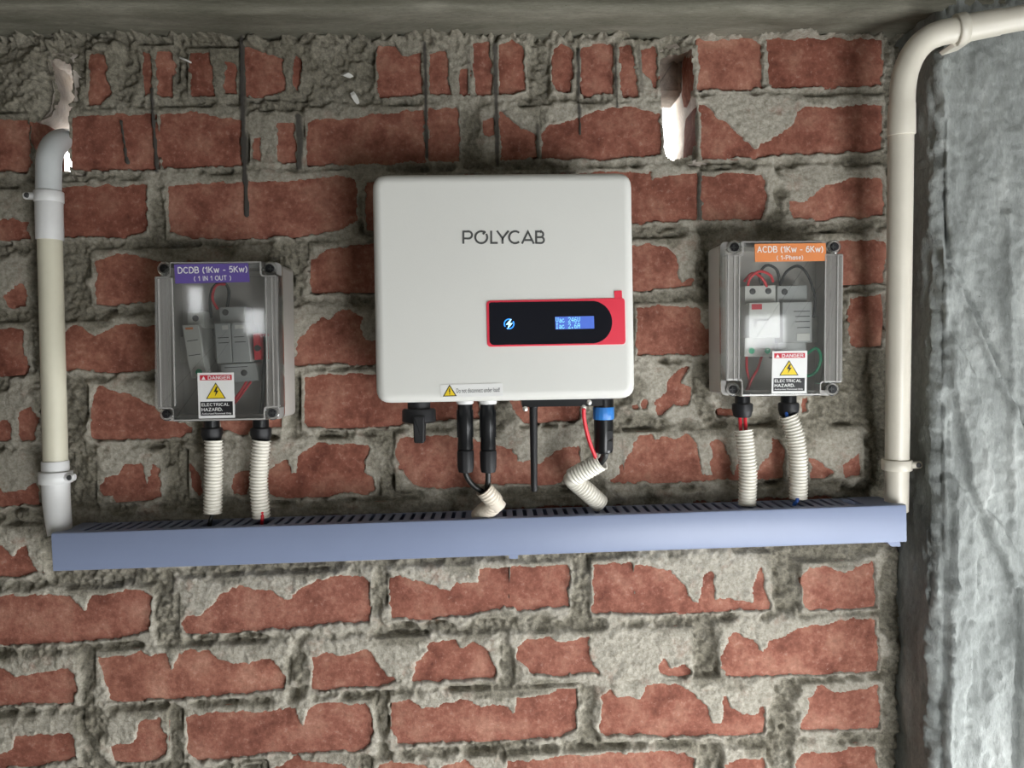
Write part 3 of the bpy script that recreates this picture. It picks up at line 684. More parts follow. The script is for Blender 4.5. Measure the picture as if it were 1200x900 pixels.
# plain parts of the same wall beyond the traced area
XL = -1.6
xa, za = XZ(gx[0], 24, 0)[0] + 0.02, P(600, 40, 0).z
xb = P(1104, 500, 0).x - 0.03; zb = P(600, 1120, 0).z + 0.03
ext = MB(); ext.add(*boxg(XL, xa, 0.0, 0.1, 0, 2.6)); ext.add(*boxg(xa, XR, 0.0, 0.1, 0, zb)); ext.add(*boxg(xb, XR, 0.002, 0.1, zb, 2.6)); ext.add(*boxg(xa, xb, 0.002, 0.1, za, 2.6))
ext.build('wall_section', 'mortar', wall)

# rubble linings of the two holes knocked through the wall
def lining(name, outline, dx, dz, depth, seed, back_cover):
    ps = [Vector((*XZ(a, b, 0.0),)) for a, b in outline]
    c = sum(ps, Vector((0, 0))) / len(ps)
    dense = []
    for a, b in zip(ps, ps[1:] + ps[:1]):
        k = max(1, int((b - a).length / 0.004)); dense += [a.lerp(b, t / k) for t in range(k)]
    n = len(dense); rings = 17; v = []; f = []
    rr = random.Random(seed)
    v += [(c.x + (q - c).x * 1.9, 0.006, c.y + (q - c).y * 1.3) for q in dense]
    for j in range(rings - 1):
        t = j / (rings - 2)
        for q in dense:
            o = (q - c); s = 1.06 - 0.04 * t + (rr.random() - 0.5) * 0.10 * (j > 0)
            v.append((c.x + o.x * s + dx * t, -0.004 + depth * t + (rr.random() - .5) * 0.003, c.y + o.y * s + dz * t))
    for j in range(rings - 1):
        for i in range(n):
            k = (i + 1) % n; f.append((j * n + i, j * n + k, (j + 1) * n + k, (j + 1) * n + i))
    o = mk(name, v, f, 'lining', wall, smooth=True, auto=60)
    b = MB()
    for (x0, x1, y0, y1, ya, yb_) in back_cover:      # stones that block part of the far end
        k = 5; g = []
        p0 = XZ(x0, y0, ya); p1 = XZ(x1, y1, ya)
        pts = [(p0[0], p0[1]), (p1[0], p0[1]), (p1[0], p1[1]), (p0[0], p1[1])]
        v, f = prism(pts, ya, yb_, 0.008, 0.006, 2); v = [(x + (rr.random() - .5) * .003, y + (rr.random() - .5) * .004, z + (rr.random() - .5) * .003) for x, y, z in v]
        b.add(v, f)
    b.build('rubble', 'lining', wall, smooth=True, auto=60)
lining('hole_lining', HOLE_L, -0.045, 0.02, 0.16, 3, [(88, 118, 60, 118, 0.05, 0.12)])
lining('hole_lining', HOLE_R, 0.015, 0.03, 0.20, 5, [(762, 800, 56, 112, 0.07, 0.12)])

# ------------------------------------------------------------------ concrete beam above, concrete column at the right
YC_ = -0.08
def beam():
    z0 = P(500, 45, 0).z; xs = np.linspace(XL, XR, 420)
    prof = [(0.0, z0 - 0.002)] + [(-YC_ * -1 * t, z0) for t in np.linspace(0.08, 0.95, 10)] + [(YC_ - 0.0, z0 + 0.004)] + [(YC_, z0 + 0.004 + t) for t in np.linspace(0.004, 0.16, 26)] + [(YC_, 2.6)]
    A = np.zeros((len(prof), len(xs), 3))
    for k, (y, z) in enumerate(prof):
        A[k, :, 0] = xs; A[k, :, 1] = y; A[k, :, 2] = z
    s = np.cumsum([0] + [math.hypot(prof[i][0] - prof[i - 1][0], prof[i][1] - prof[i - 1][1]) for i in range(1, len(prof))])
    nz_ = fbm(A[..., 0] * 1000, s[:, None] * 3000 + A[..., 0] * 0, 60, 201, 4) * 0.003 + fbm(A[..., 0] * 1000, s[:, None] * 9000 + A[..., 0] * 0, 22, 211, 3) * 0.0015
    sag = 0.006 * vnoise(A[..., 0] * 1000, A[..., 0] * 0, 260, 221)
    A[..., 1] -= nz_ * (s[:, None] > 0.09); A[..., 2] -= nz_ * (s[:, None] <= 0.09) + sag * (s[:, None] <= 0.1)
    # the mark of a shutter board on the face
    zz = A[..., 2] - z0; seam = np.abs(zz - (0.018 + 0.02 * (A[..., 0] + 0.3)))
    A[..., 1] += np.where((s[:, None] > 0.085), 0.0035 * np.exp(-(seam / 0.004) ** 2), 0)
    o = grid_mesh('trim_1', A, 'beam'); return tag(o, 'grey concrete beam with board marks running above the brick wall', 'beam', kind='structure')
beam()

def column():
    zs = np.concatenate([np.arange(0.0, 1.15, 0.05), np.arange(1.15, 2.35, 0.0025), np.arange(2.35, 2.61, 0.05)])
    xe = P(1096, 450, YC_).x
    side = [(xe, y) for y in np.linspace(0.0, YC_ + 0.006, 26)]
    front = [(xe + 0.006 + d, YC_) for d in np.arange(0, 0.21, 0.0022)] + [(xe + 0.22 + d, YC_) for d in np.linspace(0, 0.4, 12)]
    end = [(xe + 0.62, y) for y in (YC_ + 0.002, 0.0)]
    base = side + front + end; ns, nf = len(side), len(front)
    A = np.zeros((len(zs), len(base), 3))
    for k, (x, y) in enumerate(base):
        A[:, k, 0] = x; A[:, k, 1] = y; A[:, k, 2] = zs
    px, py = proj(A)
    U = np.concatenate([-np.linspace(80, 0, ns), np.array([(f[0] - xe) * 1000 for f in front]), [620, 640]])[None, :] + 0 * A[..., 0]
    Zm = A[..., 2] * 1000
    bump = fbm(U, Zm * 0.45, 30, 301, 5, 0.6) * 0.006 + fbm(U, Zm, 6, 311, 3) * 0.0019
    ragged = np.exp(-(np.clip(U, -60, 999) / 16.0) ** 2) * ((fbm(U * 1.5, Zm * 0.12, 14, 321, 4, 0.7) * 0.007 + fbm(U * 1.2, Zm * 0.5, 8, 325, 3, 0.8) * 0.006))
    H = bump + ragged
    # lean of the edge in the photograph, and the ridges and runs of spilt concrete on the face
    def ridge(pts, w, hgt, sharp=1.0):
        d = np.min([seg_dist(px, py, a, b) for a, b in zip(pts, pts[1:])], 0) + fbm(px, py, 18, 331, 3) * 3
        return hgt * np.exp(-(np.abs(d) / w) ** (2 * sharp))
    def flap(poly, hgt, soft=3):
        return hgt * sstep(-soft, soft, poly_sdf(px, py, poly) + fbm(px, py, 14, 341, 3) * 4)
    fr = (np.arange(len(base)) >= ns)[None, :] & (np.arange(len(base)) < ns + nf)[None, :]
    E = ridge([(1099, 60), (1101, 250), (1109, 330), (1106, 480), (1108, 620), (1110, 760), (1107, 900)], 1.6, 0.007) + ridge([(1113, 420), (1112, 560), (1114, 700)], 1.4, 0.005)
    E += ridge([(1104, 160), (1106, 260), (1112, 300)], 2.2, -0.010)
    E += flap([(1112, 385), (1124, 410), (1140, 440), (1152, 500), (1160, 560), (1150, 600), (1135, 575), (1128, 520), (1118, 470), (1108, 440)], 0.009)
    E += ridge([(1115, 308), (1140, 355), (1160, 410), (1180, 455), (1205, 505)], 3.0, -0.008) + ridge([(1112, 312), (1136, 362), (1156, 418), (1176, 462), (1200, 512)], 3.0, 0.006)
    E += ridge([(1180, 250), (1182, 340), (1183, 430), (1186, 520), (1187, 600)], 4.5, 0.005)
    E += flap([(1116, 560), (1140, 600), (1142, 640), (1140, 690), (1138, 730), (1134, 800), (1126, 860), (1112, 910), (1104, 900), (1108, 760), (1112, 640)], 0.011)
    E += flap([(1152, 598), (1175, 615), (1190, 650), (1200, 690), (1240, 720), (1240, 1000), (1190, 1000), (1190, 760), (1186, 690), (1172, 650), (1158, 630)], 0.008)
    E += ridge([(1190, 690), (1191, 780), (1190, 900)], 3, -0.010)
    H = H + np.where(fr, E * sstep(1, 9, U), 0.0)
    nx = np.zeros(len(base)); ny = np.zeros(len(base)); nx[:ns] = -1; ny[ns:ns + nf] = -1; nx[ns + nf:] = 1
    for k in range(-5, 6):
        t = (k + 5) / 10 * PI / 2; nx[ns + k] = -math.cos(t); ny[ns + k] = -math.sin(t)
    A[..., 0] += nx * H + 0; A[..., 1] += ny * H
    A[:, 0, 1] = 0.01; A[:, -1, 1] = 0.01
    o = grid_mesh('wall_right', A[:, ::-1], 'column'); tag(o, 'rough grey concrete column beside the brick wall, spilt ridges on its face', 'column', kind='structure')
column()

# ------------------------------------------------------------------ the rest of the room, behind the camera
def holed_wall(name, x0, x1, z0, z1, y0, y1, holes):
    xs = sorted({x0, x1, *[h[0] for h in holes], *[h[1] for h in holes]}); zs = sorted({z0, z1, *[h[2] for h in holes], *[h[3] for h in holes]})
    b = MB()
    for a, c in zip(xs, xs[1:]):
        for d, e in zip(zs, zs[1:]):
            mx, mz = (a + c) / 2, (d + e) / 2
            if any(h[0] < mx < h[1] and h[2] < mz < h[3] for h in holes): continue
            b.add(*boxg(a, c, y0, y1, d, e))
    return b.build(name, 'plaster')
tag(holed_wall('wall_front', XL - 0.1, XR + 0.1, 0, 2.6, YB - 0.1, YB, OPENINGS), 'plastered wall with a low window and ventilators, facing the brick wall', 'wall', kind='structure')
tag(box('wall_left', XL - 0.1, XL, YB, 0.1, 0, 2.6, 'plaster'), 'plain cement wall at the end of the room left of the brickwork', 'wall', kind='structure')
we = MB()
for y0, y1, z0, z1 in ((FILL_OPENING[0], FILL_OPENING[1], 0, FILL_OPENING[2]), (YB, FILL_OPENING[0], 0, 2.6), (FILL_OPENING[1], 0.1, 0, 2.6), (FILL_OPENING[0], FILL_OPENING[1], FILL_OPENING[3], 2.6)): we.add(*boxg(XR, XR + 0.1, y0, y1, z0, z1))
tag(we.build('wall_end', 'plaster'), 'plain cement wall at the end of the room beyond the column', 'wall', kind='structure')
tag(box('floor', XL - 0.1, XR + 0.1, YB - 0.1, 0.1, -0.1, 0, 'floor'), 'bare dark grey cement floor', 'floor', kind='structure')
tag(box('ceiling', XL - 0.1, XR + 0.1, YB - 0.1, 0.1, 2.6, 2.7, 'plaster'), 'bare grey concrete ceiling', 'ceiling', kind='structure')

# ------------------------------------------------------------------ wiring trunking along the wall
DY0, DY1 = -0.014, -0.074          # back and front of the trunking
def trunking():
    pl = P(60, 625, DY1); pr = P(1062, 591.5, DY1)
    u = (pr - pl); L = u.length; u.normalize(); n = Vector((-u.z, 0, u.x))
    Hh = (P(600, 607, DY1) - P(600, 651.5, DY1)).length
    def W(a, y, b): q = pl + u * a + n * b; return (q.x, y, q.z)
    t = thing('wiring_trunking', W(L / 2, (DY0 + DY1) / 2, -Hh), 'long blue-grey slotted plastic wiring trunking along the brick wall', 'trunking')
    def bx(b, a0, a1, y0, y1, b0, b1):
        v = [W(a, y, z) for a in (a0, a1) for y in (y0, y1) for z in (b0, b1)]
        b.add(v, [(0, 1, 3, 2), (4, 6, 7, 5), (0, 4, 5, 1), (2, 3, 7, 6), (0, 2, 6, 4), (1, 5, 7, 3)])
    # snap-on cover: front with short returns and rounded edges
    prof = [(DY1 + 0.009, 0.0), (DY1 + 0.0025, 0.0), (DY1 + 0.0007, -0.0007), (DY1, -0.0025), (DY1, -Hh + 0.0025), (DY1 + 0.0007, -Hh + 0.0007), (DY1 + 0.0025, -Hh), (DY1 + 0.009, -Hh),
            (DY1 + 0.009, -Hh + 0.002), (DY1 + 0.003, -Hh + 0.002), (DY1 + 0.002, -Hh + 0.003), (DY1 + 0.002, -0.003), (DY1 + 0.003, -0.002), (DY1 + 0.009, -0.002)]
    v = [W(a, y, b) for a in (0.0, L) for y, b in prof]; m = len(prof)
    f = [(i, (i + 1) % m, m + (i + 1) % m, m + i) for i in range(m)] + [tuple(range(m))[::-1], tuple(range(m, 2 * m))]
    mk('cover', v, f, 'duct', t, smooth=True, auto=40)
    b = MB(); bx(b, 0.002, L - 0.002, DY0 - 0.002, DY0, -Hh + 0.002, -0.003); b.build('back_plate', 'duct_dark', t)
    b = MB(); bx(b, 0.002, L - 0.002, DY1 + 0.004, DY0, -Hh + 0.001, -Hh + 0.003); b.build('bottom_side', 'duct_dark', t)
    b = MB(); bx(b, 0.004, L - 0.002, DY0 - 0.006, DY0, -0.004, -0.002); b.build('top_rail', 'duct_dark', t)
    pitch = 12.45 * PX(DY1); a = 0.020; k = 0; mesh = None
    skip = [P(x, y, -0.045) for x, y in ((248, 604), (306, 607), (567, 602))]
    sp = [(Vector(W(0, 0, 0)) * 0 + s).dot(u) - pl.dot(u) for s in skip]
    while a + pitch < L - 0.045:
        fw = pitch * 0.60
        if not any(abs(a + fw / 2 - s) < pitch * 0.45 for s in sp):
            bb = MB(); y0, y1 = DY1 + 0.009, DY0 - 0.005
            e = 0.0007
            v = [W(a, y1, -0.0012), W(a + fw, y1, -0.0012), W(a + fw, y0 + 0.003, -0.0012), W(a + fw - 0.0015, y0, -0.0012), W(a + 0.0015, y0, -0.0012), W(a, y0 + 0.003, -0.0012)]
            w = [(q[0] - n.x * 0.0016, q[1], q[2] - n.z * 0.0016) for q in v]
            bb.add(v + w, [(0, 1, 2, 3, 4, 5), (11, 10, 9, 8, 7, 6)] + [(i, 6 + i, 6 + (i + 1) % 6, (i + 1) % 6) for i in range(6)])
            if mesh is None:
                o = bb.build('slot_finger', 'duct_dark', t); mesh = o.data; a_first = a
            else:
                o = bpy.data.objects.new('slot_finger', mesh); C.objects.link(o); o.parent = t; o.location = u * (a - a_first)
        a += pitch
    b = MB(); bx(b, L - 0.04, L - 0.002, DY1 + 0.009, DY0, -0.003, -0.0012); b.build('end_strip', 'duct_dark', t)
    b = MB(); bx(b, 0.003, 0.0195, DY1 + 0.009, DY0, -0.003, -0.0012); b.build('end_strip', 'duct_dark', t)
    px_prism('joint_clip', [(596, 649), (607, 649), (607, 656), (597, 656)], DY1, DY1 + 0.004, DY1 + 0.012, 'duct', t, r=0.001)
    px_prism('end_bracket', [(1043, 636), (1060, 635), (1061, 643), (1050, 643)], DY1, DY1 + 0.01, DY1 + 0.02, 'duct', t, r=0.001)
trunking()

# ------------------------------------------------------------------ inverter
YF = -0.140                        # front of its housing
def inverter():
    c = P(592, 471, -0.08)
    t = thing('solar_inverter', (c.x, -0.08, c.z), 'large white wall-mounted inverter with a red and black display panel', 'inverter')
    corners = [(435, 203.5), (741, 201), (745, 467), (440, 473)]
    hs = px_prism('housing', corners, YF, YF, -0.045, 'white', t, r=0.015, bev=0.009, nb=6)
    px_prism('heat_sink', [(447, 212), (733, 210), (737, 462), (452, 467)], YF, -0.046, -0.020, 'blackm', t, r=0.006)
    px_prism('wall_bracket', [(500, 240), (690, 240), (690, 300), (500, 300)], YF, -0.022, -0.008, 'steel', t)
    # logo: letters drawn as strokes
    k = lambda L: [(400 + a / 3, 250 + b / 3) for a, b in L]
    P_ = [k([(429, 107), (429, 64), (447, 64)] + arc(447, 76, 12.5, 90, -90, 10) + [(429, 88)])]
    O_ = [k(arc(492, 84, 21, 45, 395, 26)), k([(505, 62), (498, 74)])]
    L_ = [k([(527, 61), (527, 104), (550, 104)])]
    Y_ = [k([(547, 61), (567, 88), (588, 61)]), k([(567, 86), (567, 107)])]
    C_ = [k(arc(611, 84, 21, 48, 312, 18))]
    A_ = [k([(635, 107), (656, 64), (677, 107)]), k([(643, 94), (669, 94)])]
    B_ = [k([(685, 84), (702, 84)] + []), k([(685, 107), (685, 64), (700, 64)] + arc(700, 74, 10, 90, -90, 8)), k(arc(702, 94, 10.5, 90, -90, 8) + [(685, 104)])]
    lg = None
    for ch in (P_, O_, L_, Y_, C_, A_, B_): strokes('logo_letter', ch, 2.35, YF - 0.0003, 'logo', hs)
    # display
    rp = px_prism('display_panel', [(570, 352.5), (732, 349), (733, 403.5), (571, 406.5)], YF, YF - 0.0010, YF, 'redp', t, r=0.004, bev=0.0004, label='red film panel')
    px_prism('peel_tab', [(719.5, 341), (728.5, 340.5), (729, 349.5), (720, 349.5)], YF, YF - 0.0008, YF, 'redp', rp, r=0.0008)
    outline = [(573.2, 356), (575, 354.6), (693, 353)] + [(693.5 + 23.7 * math.sin(a), 377.7 - 24.8 * math.cos(a)) for a in np.linspace(0.08, PI - 0.08, 20)] + [(693, 402.4), (579, 404.4), (576, 403.5), (574, 401)]
    bp = px_prism('display_window', outline, YF, YF - 0.0016, YF - 0.0009, 'gloss_black', rp)
    yd = YF - 0.0018
    strokes('power_icon', [arc(596.6, 379.6, 5.6, 60, 215, 14), arc(596.6, 379.6, 5.6, 240, 395, 14)], 1.25, yd, 'glow', bp)
    mk('bolt_icon', [P(a, b, yd - .0001) for a, b in ((598.2, 374), (592.6, 380.6), (596.0, 380.4), (594.6, 386), (601, 378.4), (597.4, 378.6), (599.6, 374))], [(0, 1, 2, 5, 6), (2, 3, 4, 5)], 'glow2', bp)
    lc = mk('lcd_screen', [P(a, b, yd) for a, b in ((650.4, 371.2), (696, 370.3), (696.5, 385), (651, 386))], [(0, 1, 2, 3)], 'lcd', bp)
    font = {'V': ['10001'] * 5 + ['01010', '00100'], 'a': ['00000', '00000', '01110', '00001', '01111', '10001', '01111'], 'c': ['00000', '00000', '01110', '10000', '10000', '10001', '01110'],
            '2': ['01110', '10001', '00001', '00010', '00100', '01000', '11111'], '4': ['00010', '00110', '01010', '10010', '11111', '00010', '00010'], '6': ['00110', '01000', '10000', '11110', '10001', '10001', '01110'],
            'I': ['01110'] + ['00100'] * 5 + ['01110'], '.': ['00000'] * 5 + ['01100', '01100'], 'A': ['01110', '10001', '10001', '11111', '10001', '10001', '10001'], ' ': ['00000'] * 7}
    for row, s in enumerate(('Vac 246V', 'Iac 2.6A')):
        b = MB()
        for i, ch in enumerate(s):
            for r_, bits in enumerate(font[ch]):
                for q, bit in enumerate(bits):
                    if bit == '1':
                        x = 651.3 + i * 3.62 + q * 0.6; y = 372.0 + row * 7.2 + r_ * 0.87 - 0.02 * (x - 651)
                        b.add([P(x, y, yd - .0002), P(x + .66, y, yd - .0002), P(x + .66, y + .87, yd - .0002), P(x, y + .87, yd - .0002)], [(0, 1, 2, 3)])
        b.build('lcd_text', 'lcdt', lc)
    # warning sticker
    st = px_prism('warning_sticker', [(516, 451), (589, 449), (589.4, 464), (517, 466)], YF, YF - 0.0005, YF, 'white_ink', t, r=0.0005)
    ys = YF - 0.0006
    polyface('triangle_border', [(526.8, 450.6), (535.4, 464.2), (518.8, 464.8)], ys, 'black_ink', st, .0001)
    polyface('triangle', [(526.8, 452.8), (533.4, 463.2), (520.8, 463.7)], ys - .0002, 'yellow', st, .0001)
    strokes('exclamation_mark', [[(526.9, 455.2), (527, 460)], [(527, 461), (527.05, 462.2)]], 1.3, ys - .0004, 'black_ink', st)
    text('warning_text', 'Do not disconnect under load!', [(534.8, 455.2), (585.6, 453.9), (585.7, 459.2), (534.9, 460.6)], ys - .0001, 'ink', st, 0.0)
    # isolator knob under the housing
    y0 = -0.085; c = P(491, 478, y0); k = PX(y0)
    sw = lathe('isolator_switch', (c.x, y0, P(491, 495, y0).z), [(0.0165, 0), (0.0185, 0.0015), (0.0185, 14 * k), (0.017, 16 * k), (0.0125, 16.2 * k), (0.0125, 25 * k)], 'blackm', t, 32)
    px_prism('switch_handle', [(484.5, 487), (498.5, 487), (498, 517), (496.5, 518.5), (487, 518.5), (486, 517)], -0.098, -0.107, -0.088, 'blackm', sw, r=0.0015, bev=0.0015)
    # black plate, its screws and the socket grommets
    pb = px_prism('bottom_plate', [(611, 464), (706, 463), (706, 475.5), (612, 477)], -0.10, -0.10, -0.06, 'black', t, r=0.001)
    for x, y in ((615.5, 479.2), (684, 477.5), (690.5, 471.5)):
        c = P(x, y, -0.101); lathe('screw', (c.x, -0.101, c.z), [(0.0012, -0.0016), (0.0028, -0.001), (0.0028, 0.008)], 'steel', pb, 12, 'Y')
    for x in (545, 572):
        c = P(x, 471.5, -0.085); lathe('socket_collar', (c.x, -0.085, c.z), [(0.0085, -0.002), (0.0095, -0.001), (0.0095, 0.008)], 'pvc_white', t, 20)
inverter()

# ------------------------------------------------------------------ cables and connectors under the inverter
def plug(x, cable_pts, lab):
    y0 = -0.085; k = PX(y0); c = P(x, 527, y0)
    t = thing('solar_connector', (c.x, y0, P(x, 553, y0).z), lab, 'connector', 'black plug connectors under the inverter')
    up = lambda y: P(x, y, y0).z - c.z
    lathe('plug_body', c, [(0.0078, 0), (0.0088, 0.0008), (0.0088, up(520)), (0.0085, up(517)), (0.0085, up(503)), (0.0090, up(500)), (0.0090, up(484)), (0.0082, up(482)), (0.0082, up(474))], 'black', t, 24,
          rib=lambda i, k_: 0.9 if (i % 6 == 0 and 2 <= k_ <= 6) else 1)
    for s in (-1, 1): box('latch', c.x + s * 0.0078 - 0.0012, c.x + s * 0.0078 + 0.0012, y0 - 0.004, y0 + 0.003, P(x, 512, y0).z, P(x, 480, y0).z, 'black', t)
    lathe('gland_nut', c, [(0.0048, up(554)), (0.0080, up(553)), (0.0092, up(547)), (0.0095, up(531)), (0.0090, up(528)), (0.0070, up(526.5))], 'blackm', t, 32, rib=lambda i, k_: 0.93 if i % 4 == 0 and 1 <= k_ <= 4 else 1)
    tube('cable', resample(catmull([P(*q) for q in cable_pts], 8), 0.004), 0.0031, 'cable', t, 12)
plug(545.5, [(545.5, 548, -0.085), (546, 556, -0.085), (553, 567, -0.082), (566, 577, -0.078), (576, 585, -0.070)], 'black round plug connector whose cable bends towards its neighbour')
plug(572, [(572, 548, -0.085), (572, 562, -0.083), (571.5, 574, -0.079), (576, 584, -0.071)], 'black round plug connector with a cable dropping straight into the beige elbow conduit')
def antenna():
    y0 = -0.082; c = P(626, 576, y0); top = P(625, 470, y0).z - c.z
    t = thing('antenna', c, 'slim black rod antenna hanging under the inverter', 'antenna')
    lathe('rod', c, [(0.0028, 0), (0.0034, 0.001), (0.0036, 0.01), (0.0044, top * 0.8), (0.0046, top)], 'blackm', t, 16)
    lathe('antenna_base', (c.x, c.y, c.z + top - 0.007), [(0.0050, 0), (0.0056, 0.001), (0.0056, 0.007)], 'blackm', t, 16)
antenna()
def ac_plug():
    y0 = -0.085; c = P(707.5, 530, y0)
    t = thing('grid_connector', c, 'black round cable connector with a bright blue locking ring', 'connector')
    z = lambda y: P(707.5, y, y0).z - c.z
    lathe('socket', c, [(0.0112, z(477)), (0.0112, z(467))], 'black', t, 28)
    lathe('locking_ring', c, [(0.0108, z(491.5)), (0.0116, z(490.5)), (0.0116, z(477.5)), (0.0108, z(476.5))], 'blue', t, 48, rib=lambda i, k: 0.965 if i % 3 == 0 and k in (1, 2) else 1, label='blue locking ring')
    lathe('plug_body', c, [(0.0065, z(531.5)), (0.0092, z(530)), (0.0104, z(526)), (0.0107, z(505)), (0.0107, z(491))], 'black', t, 28)
    for a, b in ((505, 514), (517, 528)):
        px_prism('grip', [(711.5, a), (718, a - .3), (718, b), (711.5, b)], y0 - 0.01, y0 - 0.0105, y0 - 0.003, 'blackm', t, r=0.0008)
    tube('cable', resample(catmull([P(709, 526, y0), P(709, 533, y0), P(704, 541, -0.08), P(694, 548, -0.075)], 8), 0.004), 0.0042, 'cable', t, 12)
ac_plug()
def earth_wire():
    pts = [(684, 479, -0.104), (684.5, 490, -0.100), (688, 508, -0.096), (693, 524, -0.092), (698, 538, -0.086), (694, 546, -0.078)]
    w = tube('earth_wire', resample(catmull([P(*q) for q in pts], 8), 0.003), 0.0022, 'redw', None, 10)
    tag(w, 'single red wire running from the inverter plate into the bent conduit', 'wire')
earth_wire()

# ------------------------------------------------------------------ corrugated conduits
def conduit(pts, m, lab, rad=0.0098, pitch=0.0038, amp=0.0008, os=True, oe=True, group='corrugated conduits'):
    path = resample(catmull([P(*q) for q in pts], 10), pitch / 6)
    r = [rad + amp * (1 if math.cos(2 * PI * i / 6) > 0 else -1) * (0.75 + 0.25 * abs(math.cos(2 * PI * i / 6))) for i in range(len(path))]
    o = tube('corrugated_conduit', path, r, m, None, 24, auto=180, open_start=os, open_end=oe, inner=0.78)
    tag(o, lab, 'conduit', group); return o
conduit([(250.5, 516, -0.045), (250.5, 545, -0.046), (249.8, 575, -0.046), (249.3, 601, -0.046)], 'corr', 'straight off-white corrugated conduit under the purple-labelled box')
conduit([(306.5, 516, -0.045), (304, 545, -0.046), (303.3, 572, -0.046), (306.5, 607, -0.046)], 'corr', 'slightly curved off-white corrugated conduit under the purple-labelled box')
conduit([(871.5, 504, -0.048), (874.5, 530, -0.050), (876.5, 555, -0.050), (875.5, 591, -0.048)], 'corr', 'off-white corrugated conduit with two red wires entering its top')
conduit([(924, 487, -0.045), (931.5, 510, -0.046), (935.5, 540, -0.047), (935.5, 584, -0.046)], 'corr', 'curved grey-white corrugated conduit with a blue wire at its foot')
conduit([(705, 540, -0.083), (690, 549, -0.076), (677, 556, -0.070), (671.5, 560.5, -0.066), (676, 566, -0.062), (688, 576, -0.056), (703, 590, -0.046)], 'corr', 'beige corrugated conduit folded into a sharp V below the blue-ringed connector', rad=0.0102)
conduit([(567, 573, -0.083), (573, 580, -0.080), (578.5, 587, -0.074), (576, 594, -0.068), (568, 599, -0.058), (561, 606, -0.050)], 'corr2', 'short beige corrugated elbow conduit rising from the trunking under two black cables', rad=0.0100, pitch=0.0034, amp=0.0004)

# ------------------------------------------------------------------ distribution boxes
def lerp2(q, s, t):
    top = (q[0][0] + (q[1][0] - q[0][0]) * s, q[0][1] + (q[1][1] - q[0][1]) * s); bot = (q[3][0] + (q[2][0] - q[3][0]) * s, q[3][1] + (q[2][1] - q[3][1]) * s)
    return (top[0] + (bot[0] - top[0]) * t, top[1] + (bot[1] - top[1]) * t)
def danger(q, y, parent):
    st = px_prism('danger_sticker', q, y, y - 0.0004, y, 'white_ink', parent, label='white danger sticker with a yellow triangle')
    k = lambda *p: [lerp2(q, s, t) for s, t in p]; y1 = y - 0.0006
    polyface('red_band', k((.06, .05), (.94, .05), (.94, .165), (.06, .165)), y1, 'red_ink', st, .0001)
    text('danger_text', 'DANGER', k((.28, .065), (.90, .065), (.90, .15), (.28, .15)), y1 - .0002, 'white_ink', st, 0.03)
    polyface('mini_triangle', k((.16, .075), (.215, .15), (.105, .15)), y1 - .0002, 'white_ink', st, .0001)
    polyface('triangle_border', k((.49, .215), (.765, .575), (.215, .575)), y1, 'black_ink', st, .0001)
    polyface('triangle', k((.49, .245), (.725, .557), (.255, .557)), y1 - .0002, 'yellow', st, .0001)
    mk('bolt_mark', [P(*p, y1 - .0005) for p in k((.50, .31), (.43, .425), (.49, .42), (.46, .525), (.565, .39), (.505, .395), (.545, .31))], [(0, 1, 2, 5, 6), (2, 3, 4, 5)], 'black_ink', st)
    polyface('black_band', k((.055, .635), (.945, .635), (.945, .94), (.055, .94)), y1, 'black_ink', st, .0001)
    text('sticker_text', 'ELECTRICAL', k((.085, .66), (.85, .66), (.85, .735), (.085, .735)), y1 - .0002, 'white_ink', st, 0.03)
    text('sticker_text', 'HAZARD.', k((.085, .765), (.66, .765), (.66, .845), (.085, .845)), y1 - .0002, 'white_ink', st, 0.03)
    text('sticker_text', 'Authorized Personnel Only', k((.085, .878), (.90, .878), (.90, .925), (.085, .925)), y1 - .0002, 'white_ink', st, 0.01)
def gland(x, yt, yb, y0, parent):
    c = P(x, yb, y0); z = lambda y: P(x, y, y0).z - c.z; h = yb - yt
    g = lathe('cable_gland', c, [(0.0085, 0), (0.0100, 0.0015), (0.0113, h * .26 * PX(y0)), (0.0119, h * .32 * PX(y0)), (0.0119, h * .62 * PX(y0)), (0.0108, h * .66 * PX(y0)), (0.0095, h * .68 * PX(y0))], 'blackm', parent, 24,
              rib=lambda i, k: 0.95 if i % 4 == 0 and 2 <= k <= 5 else 1)
    lathe('gland_thread', c, [(0.0090, h * .6 * PX(y0)), (0.0090, h * 1.05 * PX(y0))], 'black', g, 20)
YL, YR_, YBOX = -0.064, -0.084, -0.060
